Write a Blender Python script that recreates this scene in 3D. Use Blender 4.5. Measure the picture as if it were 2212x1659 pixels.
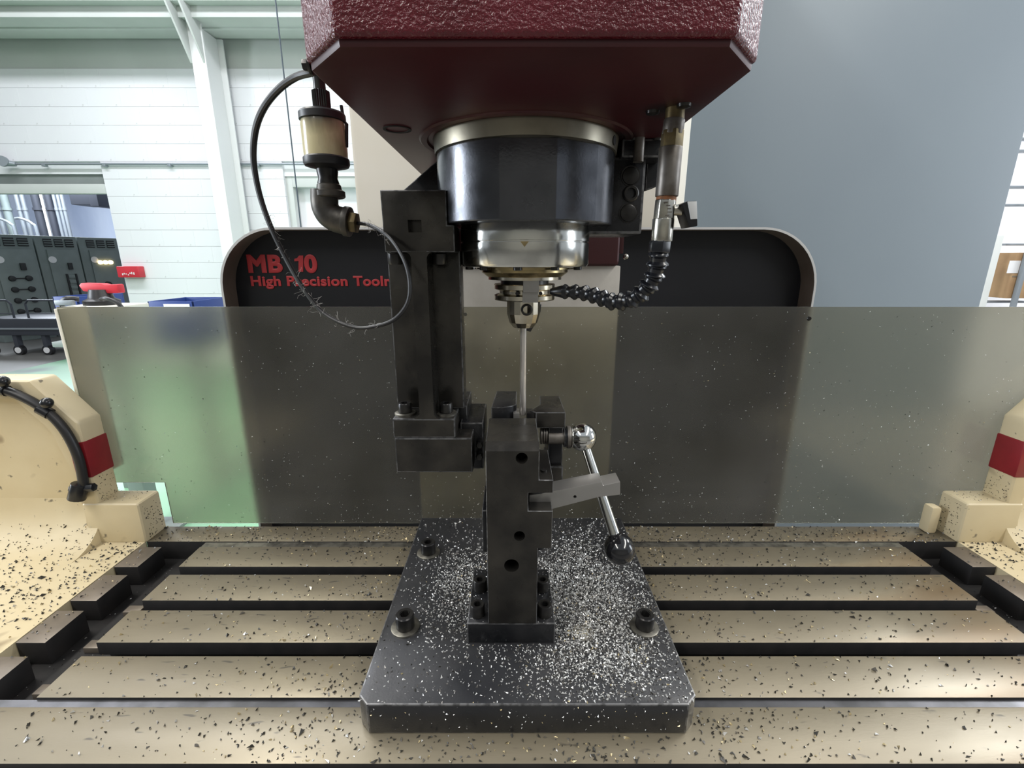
import bpy, bmesh, math, random
from mathutils import Vector, Matrix, noise as mnoise
random.seed(7)
R = math.radians
for o in list(bpy.data.objects): bpy.data.objects.remove(o, do_unlink=True)
S = bpy.context.scene
C = S.collection
# ------------------------------------------------------------------ camera, world, lights, exposure
CZ, PITCH, FPX = 0.435, 15.0, 1000.0
cam = bpy.data.cameras.new('camera'); camo = bpy.data.objects.new('camera', cam); C.objects.link(camo)
cam.sensor_width = 36; cam.lens = 36 * FPX / 2212; cam.clip_start = 0.02; cam.clip_end = 100
camo.location = (0, 0, CZ); camo.rotation_euler = (R(90 - PITCH), 0, 0)
S.camera = camo
w = bpy.data.worlds.new('world'); S.world = w; w.use_nodes = True
bg = w.node_tree.nodes['Background']; bg.inputs[0].default_value = (0.86, 0.93, 1.0, 1); bg.inputs[1].default_value = 0.42
def area(name, loc, sx, sy, power, col, target=None):
    l = bpy.data.lights.new(name, 'AREA'); l.shape = 'RECTANGLE'; l.size = sx; l.size_y = sy
    l.energy = power; l.color = col
    o = bpy.data.objects.new(name, l); C.objects.link(o); o.location = loc
    if target: o.rotation_euler = (Vector(target) - Vector(loc)).to_track_quat('-Z', 'Y').to_euler()
    return o
area('ceiling_strip_light', (-2.3, -0.6, 3.6), 0.5, 6.0, 190, (1, 0.97, 0.90))
area('ceiling_strip_light', (2.6, -0.6, 3.6), 0.5, 6.0, 190, (1, 0.97, 0.90))
area('ceiling_strip_light', (-3.6, 3.9, 3.9), 5.0, 0.5, 150, (0.93, 0.96, 1.0))
area('ceiling_strip_light', (5.6, 3.2, 3.8), 0.5, 2.0, 300, (0.95, 0.98, 1.0))
area('added_side_light', (-5.6, 0.6, 1.3), 1.4, 2.4, 170, (0.86, 0.93, 1.0), (0, 0.6, 0.4))  # unseen left side lamp, added for the clamp highlights; no window modelled
area('added_side_light', (5.6, 0.2, 1.3), 1.2, 2.4, 55, (0.86, 0.93, 1.0), (0, 0.5, 0.4))  # unseen right side lamp, added for the same highlights
S.view_settings.view_transform = 'Standard'; S.view_settings.look = 'None'
S.view_settings.gamma = 1; S.view_settings.use_curve_mapping = False
S.view_settings.exposure = 0.35

# ------------------------------------------------------------------ measuring helpers (pixel + real distance -> point)
cp, sp = math.cos(R(PITCH)), math.sin(R(PITCH))
def ray(px, py):
    u = (px - 1106) / FPX; v = (829.5 - py) / FPX
    return Vector((u, cp + v * sp, -sp + v * cp))
def at(px, py, Y):
    d = ray(px, py); return Vector((0, 0, CZ)) + d * (Y / d.y)
def atz(px, py, z):
    d = ray(px, py); return Vector((0, 0, CZ)) + d * ((z - CZ) / d.z)

# ------------------------------------------------------------------ mesh helpers
class MB:
    def __init__(s): s.v = []; s.f = []; s.m = []
    def add(s, vs, fs, mi=0):
        b = len(s.v); s.v += [Vector(p) for p in vs]
        for f in fs: s.f.append([b + i for i in f]); s.m.append(mi)
        return s
    def box(s, x0, x1, y0, y1, z0, z1, mi=0):
        vs = [(x, y, z) for z in (z0, z1) for y in (y0, y1) for x in (x0, x1)]
        return s.add(vs, [(0, 2, 3, 1), (4, 5, 7, 6), (0, 1, 5, 4), (2, 6, 7, 3), (0, 4, 6, 2), (1, 3, 7, 5)], mi)
    def prism(s, pts, axis, a, b, mi=0):
        def m(p, t):
            if axis == 'x': return (t, p[0], p[1])
            if axis == 'y': return (p[0], t, p[1])
            return (p[0], p[1], t)
        n = len(pts); vs = [m(p, a) for p in pts] + [m(p, b) for p in pts]
        fs = [tuple(range(n)), tuple(range(2 * n - 1, n - 1, -1))] + [(i, (i + 1) % n, n + (i + 1) % n, n + i) for i in range(n)]
        return s.add(vs, fs, mi)
    def lathe(s, prof, org, dr=(0, 0, 1), n=32, mi=0, cap=True, phase=0):
        org = Vector(org); dr = Vector(dr).normalized(); q = dr.to_track_quat('Z', 'Y').to_matrix()
        vs = []; k = len(prof)
        for r, h in prof:
            for i in range(n):
                a = 2 * math.pi * i / n + phase
                vs.append(org + q @ Vector((r * math.cos(a), r * math.sin(a), h)))
        fs = [(j * n + i, j * n + (i + 1) % n, (j + 1) * n + (i + 1) % n, (j + 1) * n + i) for j in range(k - 1) for i in range(n)]
        if cap: fs += [tuple(range(n - 1, -1, -1)), tuple((k - 1) * n + i for i in range(n))]
        return s.add(vs, fs, mi)
    def cyl(s, p0, p1, r, r1=None, n=24, mi=0, phase=0):
        p0 = Vector(p0); p1 = Vector(p1); d = p1 - p0
        return s.lathe([(r, 0), (r if r1 is None else r1, d.length)], p0, d, n, mi, True, phase)
    def sphere(s, c, r, n=28, k=16, mi=0):
        return s.lathe([(max(1e-5, r * math.sin(math.pi * j / k)), -r * math.cos(math.pi * j / k)) for j in range(k + 1)], c, (0, 0, 1), n, mi, False)
    def tube(s, path, r, n=10, mi=0):
        path = [Vector(p) for p in path]; N = len(path)
        rs = r if isinstance(r, (list, tuple)) else [r] * N
        t0 = (path[1] - path[0]).normalized()
        up = Vector((0, 0, 1)) if abs(t0.z) < 0.9 else Vector((1, 0, 0))
        a = t0.cross(up).normalized(); vs = []
        for i in range(N):
            t = (path[min(i + 1, N - 1)] - path[max(i - 1, 0)]).normalized()
            a = (a - t * a.dot(t)).normalized(); b = t.cross(a)
            for j in range(n):
                th = 2 * math.pi * j / n
                vs.append(path[i] + (a * math.cos(th) + b * math.sin(th)) * rs[i])
        fs = [(i * n + j, i * n + (j + 1) % n, (i + 1) * n + (j + 1) % n, (i + 1) * n + j) for i in range(N - 1) for j in range(n)]
        fs += [tuple(range(n - 1, -1, -1)), tuple((N - 1) * n + j for j in range(n))]
        return s.add(vs, fs, mi)
def spline(pts, sub=10):
    pts = [Vector(p) for p in pts]; out = []
    P = [pts[0] * 2 - pts[1]] + pts + [pts[-1] * 2 - pts[-2]]
    for i in range(1, len(P) - 2):
        p0, p1, p2, p3 = P[i - 1:i + 3]
        for k in range(sub):
            t = k / sub
            out.append(0.5 * ((2 * p1) + (p2 - p0) * t + (2 * p0 - 5 * p1 + 4 * p2 - p3) * t * t + (3 * p1 - p0 - 3 * p2 + p3) * t ** 3))
    out.append(pts[-1]); return out

def wloc(o):
    p = Vector(o.location)
    while o.parent: o = o.parent; p += Vector(o.location)
    return p
def props(o, label=None, cat=None, group=None, kind=None):
    if label: o['label'] = label
    if cat: o['category'] = cat
    if group: o['group'] = group
    if kind: o['kind'] = kind
    return o
def thing(name, loc, label, cat, group=None):
    o = bpy.data.objects.new(name, None); C.objects.link(o); o.location = loc; o.empty_display_size = 0.05
    return props(o, label, cat, group)
def build(name, mb, mats, parent=None, bev=0.0, seg=2, smooth=True, ang=32, origin=None):
    me = bpy.data.meshes.new(name)
    if not isinstance(mats, (list, tuple)): mats = [mats]
    vs = mb.v
    lo = Vector([min(p[i] for p in vs) for i in range(3)]); hi = Vector([max(p[i] for p in vs) for i in range(3)])
    org = Vector(origin) if origin is not None else Vector(((lo.x + hi.x) / 2, (lo.y + hi.y) / 2, lo.z))
    me.from_pydata([p - org for p in vs], [], mb.f)
    for m in mats: me.materials.append(m)
    if len(mats) > 1: me.polygons.foreach_set('material_index', mb.m)
    bm = bmesh.new(); bm.from_mesh(me)
    bmesh.ops.recalc_face_normals(bm, faces=bm.faces)
    if bev > 0:
        es = [e for e in bm.edges if len(e.link_faces) == 2 and e.calc_face_angle(0) > R(28)]
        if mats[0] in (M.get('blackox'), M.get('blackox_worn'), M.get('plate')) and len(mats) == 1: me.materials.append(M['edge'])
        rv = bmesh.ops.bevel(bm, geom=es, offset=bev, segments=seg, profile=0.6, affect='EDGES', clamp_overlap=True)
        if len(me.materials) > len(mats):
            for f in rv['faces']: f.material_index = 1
    bm.to_mesh(me); bm.free()
    if smooth:
        me.polygons.foreach_set('use_smooth', [True] * len(me.polygons)); me.set_sharp_from_angle(angle=R(ang))
    o = bpy.data.objects.new(name, me); C.objects.link(o)
    if parent: o.parent = parent; o.location = org - wloc(parent)
    else: o.location = org
    return o
def cut(o, mb, mat=None):
    c = build('cutter', mb, mat or o.data.materials[0], smooth=False)
    md = o.modifiers.new('hole', 'BOOLEAN'); md.operation = 'DIFFERENCE'; md.object = c; md.solver = 'EXACT'
    dg = bpy.context.evaluated_depsgraph_get(); dg.update()
    me = bpy.data.meshes.new_from_object(o.evaluated_get(dg)); old = o.data; o.modifiers.clear(); o.data = me
    me.name = o.name; bpy.data.objects.remove(c, do_unlink=True); bpy.data.meshes.remove(old)
    me.polygons.foreach_set('use_smooth', [True] * len(me.polygons)); me.set_sharp_from_angle(angle=R(32))
    return o
def dup(root, loc, label=None):
    r = root.copy(); C.objects.link(r); r.location = loc
    if label: r['label'] = label
    for ch in list(root.children):
        c = ch.copy(); C.objects.link(c); c.parent = r
        for g in list(ch.children):
            d = g.copy(); C.objects.link(d); d.parent = c
    return r
def dup_part(p, parent, loc):
    c = p.copy(); C.objects.link(c); c.parent = parent; c.location = Vector(loc) - wloc(parent)
    for g in list(p.children):
        d = g.copy(); C.objects.link(d); d.parent = c
    return c

# ------------------------------------------------------------------ materials
def mat(name, col, rough=0.5, metal=0.0, col2=None, ns=20, thr=(0.4, 0.65), bump=0.0, bs=200, stretch=None, rvar=0.0,
        spot=None, emit=None, coat=0.0, ior=None, trans=0.0, spec=None, grit=None, bd=0.001):
    m = bpy.data.materials.new(name); m.use_nodes = True; nt = m.node_tree; p = nt.nodes['Principled BSDF']; L = nt.links.new
    p.inputs['Base Color'].default_value = (*col, 1); p.inputs['Roughness'].default_value = rough; p.inputs['Metallic'].default_value = metal
    if spec is not None: p.inputs['Specular IOR Level'].default_value = spec
    if coat: p.inputs['Coat Weight'].default_value = coat; p.inputs['Coat Roughness'].default_value = 0.15
    if trans: p.inputs['Transmission Weight'].default_value = trans
    if emit: p.inputs['Emission Color'].default_value = (*emit[:3], 1); p.inputs['Emission Strength'].default_value = emit[3]
    tc = nt.nodes.new('ShaderNodeTexCoord'); mp = nt.nodes.new('ShaderNodeMapping'); L(tc.outputs['Object'], mp.inputs[0])
    if stretch: mp.inputs['Scale'].default_value = stretch
    src = None
    def nz(scale, det=4, vec=None):
        n = nt.nodes.new('ShaderNodeTexNoise'); n.inputs['Scale'].default_value = scale; n.inputs['Detail'].default_value = det
        L((vec or mp).outputs[0], n.inputs['Vector']); return n
    def ramp(a, b, inp):
        r = nt.nodes.new('ShaderNodeMapRange'); r.inputs['From Min'].default_value = a; r.inputs['From Max'].default_value = b
        L(inp, r.inputs['Value']); return r.outputs['Result']
    def mix(f, a, b):
        x = nt.nodes.new('ShaderNodeMix'); x.data_type = 'RGBA'; L(f, x.inputs[0])
        if isinstance(a, tuple): x.inputs[6].default_value = (*a, 1)
        else: L(a, x.inputs[6])
        x.inputs[7].default_value = (*b, 1); return x.outputs[2]
    if col2:
        src = mix(ramp(thr[0], thr[1], nz(ns).outputs['Fac']), col, col2)
    for g in (grit or []):          # (colour, scale, threshold, width)
        src = mix(ramp(g[2], g[2] + g[3], nz(g[1], 2).outputs['Fac']), src if src else col, g[0])
    for sp_ in (spot or []):        # (colour, centre, radius, softness): stain with its own ragged outline
        v = nt.nodes.new('ShaderNodeVectorMath'); v.operation = 'DISTANCE'; L(tc.outputs['Object'], v.inputs[0]); v.inputs[1].default_value = sp_[1]
        a = nt.nodes.new('ShaderNodeMath'); a.operation = 'MULTIPLY_ADD'; a.inputs[1].default_value = sp_[2] * 1.2; 
        L(nz(1.2 / sp_[2], 3).outputs['Fac'], a.inputs[0]); L(v.outputs['Value'], a.inputs[2])
        src = mix(ramp(sp_[2] * 1.6 + sp_[3], sp_[2] * 1.6 - sp_[3], a.outputs[0]), src if src else col, sp_[0])
    if src: L(src, p.inputs['Base Color'])
    if rvar: 
        r = nt.nodes.new('ShaderNodeMapRange'); r.inputs['To Min'].default_value = max(0.02, rough - rvar); r.inputs['To Max'].default_value = rough + rvar
        r.inputs['From Min'].default_value = 0.3; r.inputs['From Max'].default_value = 0.7
        L(nz(ns * 1.7).outputs['Fac'], r.inputs['Value']); L(r.outputs['Result'], p.inputs['Roughness'])
    if bump:
        b = nt.nodes.new('ShaderNodeBump'); b.inputs['Strength'].default_value = bump; b.inputs['Distance'].default_value = bd
        L(nz(bs, 3).outputs['Fac'], b.inputs['Height']); L(b.outputs[0], p.inputs['Normal'])
    return m
M = {}
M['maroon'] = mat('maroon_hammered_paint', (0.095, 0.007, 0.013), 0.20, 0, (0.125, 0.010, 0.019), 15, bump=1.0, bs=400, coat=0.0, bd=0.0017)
M['maroon_shaded'] = mat('maroon_shaded_paint', (0.048, 0.0045, 0.0075), 0.40, 0, (0.038, 0.004, 0.0065), 9, bump=0.12, bs=60,  # darker copy of the head maroon, underside shade put into the colour
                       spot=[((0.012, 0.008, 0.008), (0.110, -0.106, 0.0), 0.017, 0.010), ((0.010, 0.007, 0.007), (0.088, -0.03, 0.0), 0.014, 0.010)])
M['blackox'] = mat('black_oxide_steel', (0.018, 0.019, 0.022), 0.30, 0.6, (0.035, 0.035, 0.038), 30, bump=0.08, bs=500, rvar=0.1)
M['blackox_worn'] = mat('worn_black_steel', (0.038, 0.036, 0.034), 0.27, 0.75, (0.068, 0.063, 0.056), 24, bump=0.05, bs=500, rvar=0.1)
M['clamp'] = mat('blued_clamp_steel', (0.085, 0.088, 0.100), 0.23, 0.85, (0.12, 0.124, 0.138), 25, (0.35, 0.7), bump=0.06, bs=400, rvar=0.08)
M['plate'] = mat('black_plate_steel', (0.026, 0.027, 0.031), 0.33, 0.45, (0.044, 0.044, 0.047), 14, (0.35, 0.7), bump=0.1, bs=500, rvar=0.08,
                 grit=[((0.20, 0.20, 0.20), 420, 0.70, 0.06)], spot=[((0.42, 0.38, 0.28), (0.064, -0.075, 0.035), 0.009, 0.004)])
M['screw'] = mat('black_screw_steel', (0.028, 0.027, 0.028), 0.30, 0.7, (0.05, 0.048, 0.045), 60)
M['washer'] = mat('zinc_washer', (0.24, 0.23, 0.20), 0.4, 0.8, (0.10, 0.095, 0.085), 80)
M['chrome'] = mat('polished_chrome', (0.72, 0.72, 0.70), 0.10, 1)
M['nickel'] = mat('ground_spindle_steel', (0.62, 0.62, 0.59), 0.17, 1, (0.42, 0.42, 0.40), 30, (0.5, 0.75), bump=0.04, bs=300)
M['ring'] = mat('dull_bronze_steel', (0.30, 0.275, 0.215), 0.35, 0.9, (0.20, 0.18, 0.14), 25)
M['gold'] = mat('oily_golden_steel', (0.46, 0.36, 0.19), 0.25, 1, (0.30, 0.24, 0.13), 40)
M['holder'] = mat('tool_holder_steel', (0.62, 0.58, 0.49), 0.22, 1, (0.46, 0.40, 0.29), 45)
M['key'] = mat('grey_key_steel', (0.36, 0.35, 0.34), 0.35, 0.8)
M['rod'] = mat('carbide_rod', (0.66, 0.63, 0.60), 0.28, 0.7, (0.46, 0.43, 0.41), 160, stretch=(1, 1, 0.2))
M['table'] = mat('ground_table_steel', (0.225, 0.195, 0.140), 0.38, 0.45, (0.160, 0.138, 0.100), 6, (0.3, 0.75), bump=0.06, bs=300, stretch=(0.5, 2.0, 1),
                 rvar=0.08, grit=[((0.17, 0.115, 0.060), 6, 0.60, 0.25), ((0.09, 0.08, 0.065), 60, 0.68, 0.05)])
M['table_end'] = mat('oiled_table_steel', (0.20, 0.17, 0.14), 0.4, 0.45, (0.13, 0.11, 0.09), 20)
M['groove'] = mat('groove_steel', (0.10, 0.10, 0.11), 0.36, 0.8, (0.06, 0.06, 0.065), 30)
M['cast'] = mat('black_casting_and_shade', (0.007, 0.0065, 0.007), 0.65, 0.0, (0.014, 0.012, 0.012), 40)  # black also stands in for the depth shade of slots and channels
M['cream'] = mat('cream_enamel', (0.64, 0.55, 0.37), 0.42, 0, (0.56, 0.46, 0.28), 7, (0.35, 0.7), bump=0.12, bs=90, coat=0.1,
                 grit=[((0.30, 0.23, 0.14), 17, 0.66, 0.07), ((0.20, 0.17, 0.12), 70, 0.70, 0.05)])
M['cream_pale'] = mat('pale_cream_enamel', (0.80, 0.78, 0.71), 0.5, 0, (0.76, 0.73, 0.63), 4)
M['redband'] = mat('red_band_paint', (0.24, 0.012, 0.018), 0.4, 0, (0.19, 0.01, 0.015), 20)
def sheet_mat():
    m = bpy.data.materials.new('smoky_polycarbonate'); m.use_nodes = True; nt = m.node_tree; p = nt.nodes['Principled BSDF']; out = nt.nodes['Material Output']; L = nt.links.new
    p.inputs['Base Color'].default_value = (0.52, 0.50, 0.39, 1); p.inputs['Roughness'].default_value = 0.19; p.inputs['Transmission Weight'].default_value = 1; p.inputs['IOR'].default_value = 1.4
    d = nt.nodes.new('ShaderNodeBsdfDiffuse'); d.inputs[0].default_value = (0.42, 0.42, 0.42, 1)
    tc = nt.nodes.new('ShaderNodeTexCoord'); n = nt.nodes.new('ShaderNodeTexNoise'); n.inputs['Scale'].default_value = 5; n.inputs['Detail'].default_value = 6; L(tc.outputs['Object'], n.inputs['Vector'])
    r = nt.nodes.new('ShaderNodeMapRange'); r.inputs['From Min'].default_value = 0.3; r.inputs['From Max'].default_value = 0.75; r.inputs['To Min'].default_value = 0.05; r.inputs['To Max'].default_value = 0.17; L(n.outputs['Fac'], r.inputs['Value'])
    x = nt.nodes.new('ShaderNodeMixShader'); L(r.outputs['Result'], x.inputs[0]); L(p.outputs[0], x.inputs[1]); L(d.outputs[0], x.inputs[2]); L(x.outputs[0], out.inputs['Surface'])
    return m
M['splash'] = sheet_mat()
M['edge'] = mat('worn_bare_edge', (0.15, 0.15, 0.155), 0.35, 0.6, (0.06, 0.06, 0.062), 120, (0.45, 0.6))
M['black'] = mat('black_panel_paint', (0.006, 0.007, 0.012), 0.5, 0, (0.010, 0.011, 0.017), 6, bump=0.06, bs=90)
M['lettering'] = mat('red_lettering', (0.55, 0.045, 0.055), 0.5)
M['shroud'] = mat('brown_grey_shroud', (0.24, 0.20, 0.17), 0.5, 0.1, (0.15, 0.125, 0.105), 12)
M['shroud_edge'] = mat('bare_sheet_edge', (0.72, 0.73, 0.74), 0.4, 0.1)
M['bluegrey'] = mat('blue_grey_panel_paint', (0.26, 0.315, 0.365), 0.42, 0, (0.23, 0.28, 0.335), 1.3, (0.3, 0.7))
M['castgrey'] = mat('grey_cast_block', (0.56, 0.53, 0.49), 0.5, 0.2, (0.46, 0.43, 0.39), 14, bump=0.1, bs=200)
M['rubber'] = mat('black_rubber', (0.014, 0.014, 0.016), 0.42)
M['plastic'] = mat('black_plastic', (0.010, 0.011, 0.014), 0.25)
M['knob'] = mat('black_phenolic', (0.008, 0.008, 0.010), 0.12, coat=0.5)
M['brass'] = mat('old_brass', (0.22, 0.17, 0.085), 0.42, 0.8, (0.12, 0.095, 0.055), 90)
M['pipe'] = mat('grey_pipe_steel', (0.20, 0.185, 0.17), 0.42, 0.7, (0.10, 0.085, 0.07), 60)
M['rust'] = mat('rusty_thread', (0.30, 0.12, 0.05), 0.7, 0.2, (0.16, 0.07, 0.03), 150)
M['valve'] = mat('nickel_valve', (0.55, 0.53, 0.47), 0.22, 1, (0.40, 0.38, 0.33), 80)
M['iron'] = mat('dark_iron_fitting', (0.055, 0.052, 0.048), 0.45, 0.6, (0.11, 0.10, 0.085), 60, bump=0.2, bs=200)
M['oil'] = mat('yellowed_oil_glass', (0.58, 0.52, 0.32), 0.18, 0, (0.30, 0.25, 0.14), 60, (0.5, 0.8), coat=0.4, stretch=(1, 1, 0.35), spot=[((0.03, 0.027, 0.02), (0.008, -0.02, 0.046), 0.022, 0.008), ((0.05, 0.045, 0.03), (-0.012, -0.018, 0.046), 0.011, 0.007)])
M['chip_bright'] = mat('bright_chip', (0.62, 0.62, 0.61), 0.3, 0.4)
M['chip_grey'] = mat('grey_chip', (0.22, 0.21, 0.20), 0.35, 0.6)
M['chip_dark'] = mat('dark_chip', (0.035, 0.033, 0.028), 0.5, 0.2)
M['chip_gold'] = mat('straw_chip', (0.55, 0.45, 0.26), 0.35, 0.5)
M['web'] = mat('pale_lint', (0.50, 0.48, 0.46), 0.9)
M['wall'] = mat('white_block_paint', (0.80, 0.80, 0.83), 0.6, 0, (0.76, 0.765, 0.80), 2.0, (0.3, 0.8), grit=[((0.50, 0.50, 0.50), 11, 0.73, 0.06)])
M['mortar'] = mat('painted_joint', (0.78, 0.785, 0.81), 0.8)
M['wallgreen'] = mat('pale_grey_green_paint', (0.57, 0.59, 0.575), 0.6, 0, (0.53, 0.55, 0.535), 1.5)
M['steelwhite'] = mat('white_steel_paint', (0.76, 0.77, 0.77), 0.5)
M['greypaint'] = mat('grey_green_paint', (0.22, 0.25, 0.24), 0.5, 0, (0.18, 0.21, 0.20), 2)
M['darkline'] = mat('dark_conduit', (0.06, 0.08, 0.10), 0.5)
M['conduit'] = mat('grey_conduit', (0.28, 0.31, 0.34), 0.45, 0.4)
M['floor'] = mat('green_epoxy_floor', (0.25, 0.48, 0.30), 0.35, 0, (0.21, 0.41, 0.26), 0.9, (0.35, 0.7), grit=[((0.12, 0.15, 0.14), 0.8, 0.62, 0.1)])
M['concrete'] = mat('grey_concrete_floor', (0.16, 0.155, 0.145), 0.5, 0, (0.12, 0.117, 0.11), 0.8, (0.35, 0.7))
M['beige'] = mat('beige_far_wall', (0.30, 0.285, 0.25), 0.8)
M['darkmach'] = mat('dark_machine_paint', (0.035, 0.037, 0.040), 0.5)
M['tan'] = mat('tan_panel', (0.22, 0.175, 0.125), 0.6)
M['bluewall'] = mat('blue_lit_wall', (0.62, 0.70, 0.86), 0.7, 0, (0.42, 0.50, 0.68), 1.2, (0.4, 0.7), stretch=(1, 1, 0.4))  # blue of the light on the far wall put into its colour
M['cabinet'] = mat('grey_green_cabinet', (0.20, 0.24, 0.235), 0.5, 0, (0.17, 0.205, 0.20), 3)
M['vent'] = mat('black_vent', (0.02, 0.022, 0.024), 0.6)
M['white'] = mat('white_plastic', (0.75, 0.75, 0.76), 0.5)
M['lamp'] = mat('amber_pilot_lamp', (1, 0.7, 0.3), 0.4, emit=(1, 0.75, 0.35, 5))
M['red'] = mat('red_plastic', (0.60, 0.030, 0.050), 0.4, 0, (0.50, 0.025, 0.04), 8)
M['blue'] = mat('blue_plastic', (0.02, 0.05, 0.22), 0.45)
M['cart'] = mat('dark_cart_steel', (0.05, 0.055, 0.07), 0.45, 0.3)
M['card'] = mat('brown_cardboard', (0.42, 0.27, 0.14), 0.8, 0, (0.34, 0.21, 0.11), 6)

# ------------------------------------------------------------------ setting: floor, walls
FZ = -0.965
o = build('floor', MB().box(-18, 10, -7, 18, FZ - 0.1, FZ), M['concrete']); props(o, kind='structure')
build('painted_walkway', MB().box(-6.5, -0.55, 1.0, 6.6, FZ, FZ + 0.002), M['floor'], o)
o = build('wall_front', MB().box(-18, 10, -7.2, -7, FZ, 4.2), M['beige']); props(o, kind='structure')
YW = 6.2
XO = at(252, 520, YW).x          # right jamb of the opening
ZO = at(120, 375, YW).z          # head of the opening
ZT = at(300, 148, YW).z          # blocks stop below the runway beam
wr = build('wall_back', MB().box(XO, 0.6, YW + 0.03, YW + 0.32, FZ, ZT).box(-11, XO, YW + 0.03, YW + 0.32, ZO, ZT), M['mortar'])
props(wr, kind='structure')
NX0, NX1 = at(618, 430, YW).x, at(775, 430, YW).x; NZ0, NZ1 = at(690, 492, YW).z, at(690, 380, YW).z
cut(wr, MB().box(NX0, NX1, YW - 0.2, YW + 0.2, NZ0, NZ1))
BL, BH = 0.40, 0.20
blk = None
def block(x0, x1, z0, z1, shared):
    global blk
    if shared and blk:
        b = blk.copy(); C.objects.link(b); b.parent = wr; b.location = Vector(((x0 + x1) / 2, YW + 0.02, z0)) - wloc(wr); return
    g = 0.0012; b = build('block', MB().box(x0 + 0.0001, x1 - 0.0001, YW, YW + 0.04, z0 + g, z1 - g), M['wall'], wr, bev=0.0012, seg=1, origin=((x0 + x1) / 2, YW + 0.02, z0))
    if shared: blk = b
r = 0; z = ZT - BH
while z > -0.42:
    for xa, xb in (((XO, -0.6),) if z < ZO - 0.05 else ((XO - 2.6, -0.6),)):
        x = xa - (BL / 2 if r % 2 else 0)
        while x < xb:
            a, b_ = max(x, xa), min(x + BL, xb); z0 = max(z, ZO) if x < XO - 0.3 and z < ZO else z
            segs = [(a, b_)]
            if z < NZ1 - 0.02 and z + BH > NZ0 + 0.02:       # leave the niche open
                segs = [q for q in ((a, min(b_, NX0)), (max(a, NX1), b_)) if q[1] - q[0] > 0.03]
            for q in segs:
                if q[1] - q[0] > 0.03: block(q[0], q[1], z0, z + BH, abs(q[1] - q[0] - BL) < 1e-4 and z0 == z)
            x += BL
    z -= BH; r += 1
o = build('trim_1', MB().box(-11, 0.6, YW + 0.01, YW + 0.32, ZT, 4.6), M['wallgreen']); props(o, kind='structure')
# runway beam, column, gusset
bz = at(300, 37, 5.6).z; bz2 = at(300, 12, 5.6).z
o = build('trim_2', MB().box(-11, 0.6, 5.6, 5.63, bz, bz2).box(-11, 0.6, 5.63, 6.12, bz + 0.015, bz + 0.05).box(-11, 0.6, 5.85, 5.9, bz, 4.4).box(-11, 0.6, 5.5, 6.15, bz2, bz2 + 0.04), M['wallgreen'], bev=0.004); props(o, kind='structure')
cx = at(428, 120, 5.72).x
col = build('trim_3', MB().box(cx - 0.075, cx + 0.075, 5.72, 5.74, FZ, bz).box(cx - 0.012, cx + 0.012, 5.74, 6.1, FZ, bz).box(cx - 0.075, cx + 0.075, 6.1, 6.12, FZ, bz), M['steelwhite'], bev=0.002); props(col, kind='structure')
g0, g1, g2 = at(372, 16, 5.55), at(452, 135, 5.7), at(455, 30, 5.7)
for dx in (-0.02, 0.12):
    build('gusset_plate', MB().prism([(5.42, bz2), (5.72, bz2), (5.72, g1.z)], 'x', cx + dx - 0.075, cx + dx - 0.055), M['wallgreen'], col, bev=0.002)
# niche
win = build('window_1', MB().box(NX0 - 0.02, NX1 + 0.02, YW + 0.24, YW + 0.30, NZ0 - 0.02, NZ1 + 0.02), M['cream_pale']); props(win, kind='structure')
build('window_frame', MB().box(NX0, NX0 + 0.08, YW + 0.05, YW + 0.24, NZ0, NZ1).box(NX0 + 0.08, NX1, YW + 0.05, YW + 0.24, NZ1 - 0.12, NZ1), M['wallgreen'], win, bev=0.004)
# opening: lintel housing
d = build('door_1', MB().box(-11, XO, YW - 0.02, YW + 0.06, at(120, 415, YW).z - 0.02, at(120, 398, YW).z), M['wallgreen'], bev=0.004); props(d, kind='structure')
build('roller_housing', MB().box(-11, XO, YW + 0.06, YW + 0.5, at(120, 400, YW).z, ZO), M['greypaint'], d, bev=0.01)
# pipes on the wall
zc = at(300, 354, YW - 0.04).z
pr = thing('conduit_run', (-4, YW - 0.03, zc), 'thin grey conduit running level along the white block wall above the opening', 'conduit')
build('pipe', MB().cyl((at(22, 352, YW).x, YW - 0.03, zc), (-0.8, YW - 0.03, zc), 0.014, n=10), M['conduit'], pr)
for px in (100, 230, 370, 560):
    xx = at(px, 354, YW).x; build('pipe_clip', MB().box(xx - 0.02, xx + 0.02, YW - 0.05, YW, zc - 0.03, zc + 0.005), M['conduit'], pr, bev=0.003)
jb = at(10, 350, YW - 0.06)
t = thing('junction_fitting', jb, 'round grey conduit fitting on the wall at the left edge of the picture', 'fitting')
build('cap', MB().lathe([(0.045, 0), (0.06, 0.02), (0.06, 0.05)], jb + Vector((0, 0.0, 0.0)), (0.3, -1, 0.1), 20), M['conduit'], t)
build('body', MB().cyl(jb + Vector((0, -0.01, -0.01)), jb + Vector((0.10, 0.03, -0.02)), 0.04, 0.025, 16), M['conduit'], t)
xx = at(493, 300, 6.1).x
o = build('cable_drop', MB().cyl((xx, 6.14, FZ + 0.1), (xx, 6.14, bz), 0.016, n=8).cyl((xx + 0.05, 6.15, FZ + 0.1), (xx + 0.05, 6.15, bz), 0.008, n=8), M['darkline'])
props(o, 'thin dark cable dropping down beside the white steel column', 'cable')
xx = at(622, 240, 4.2).x
o = build('pull_cord', MB().cyl((xx, 4.2, -0.6), (xx, 4.2, 3.9), 0.006, n=8), M['darkline'])
props(o, 'thin dark cord hanging in front of the white block wall', 'cord')
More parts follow.
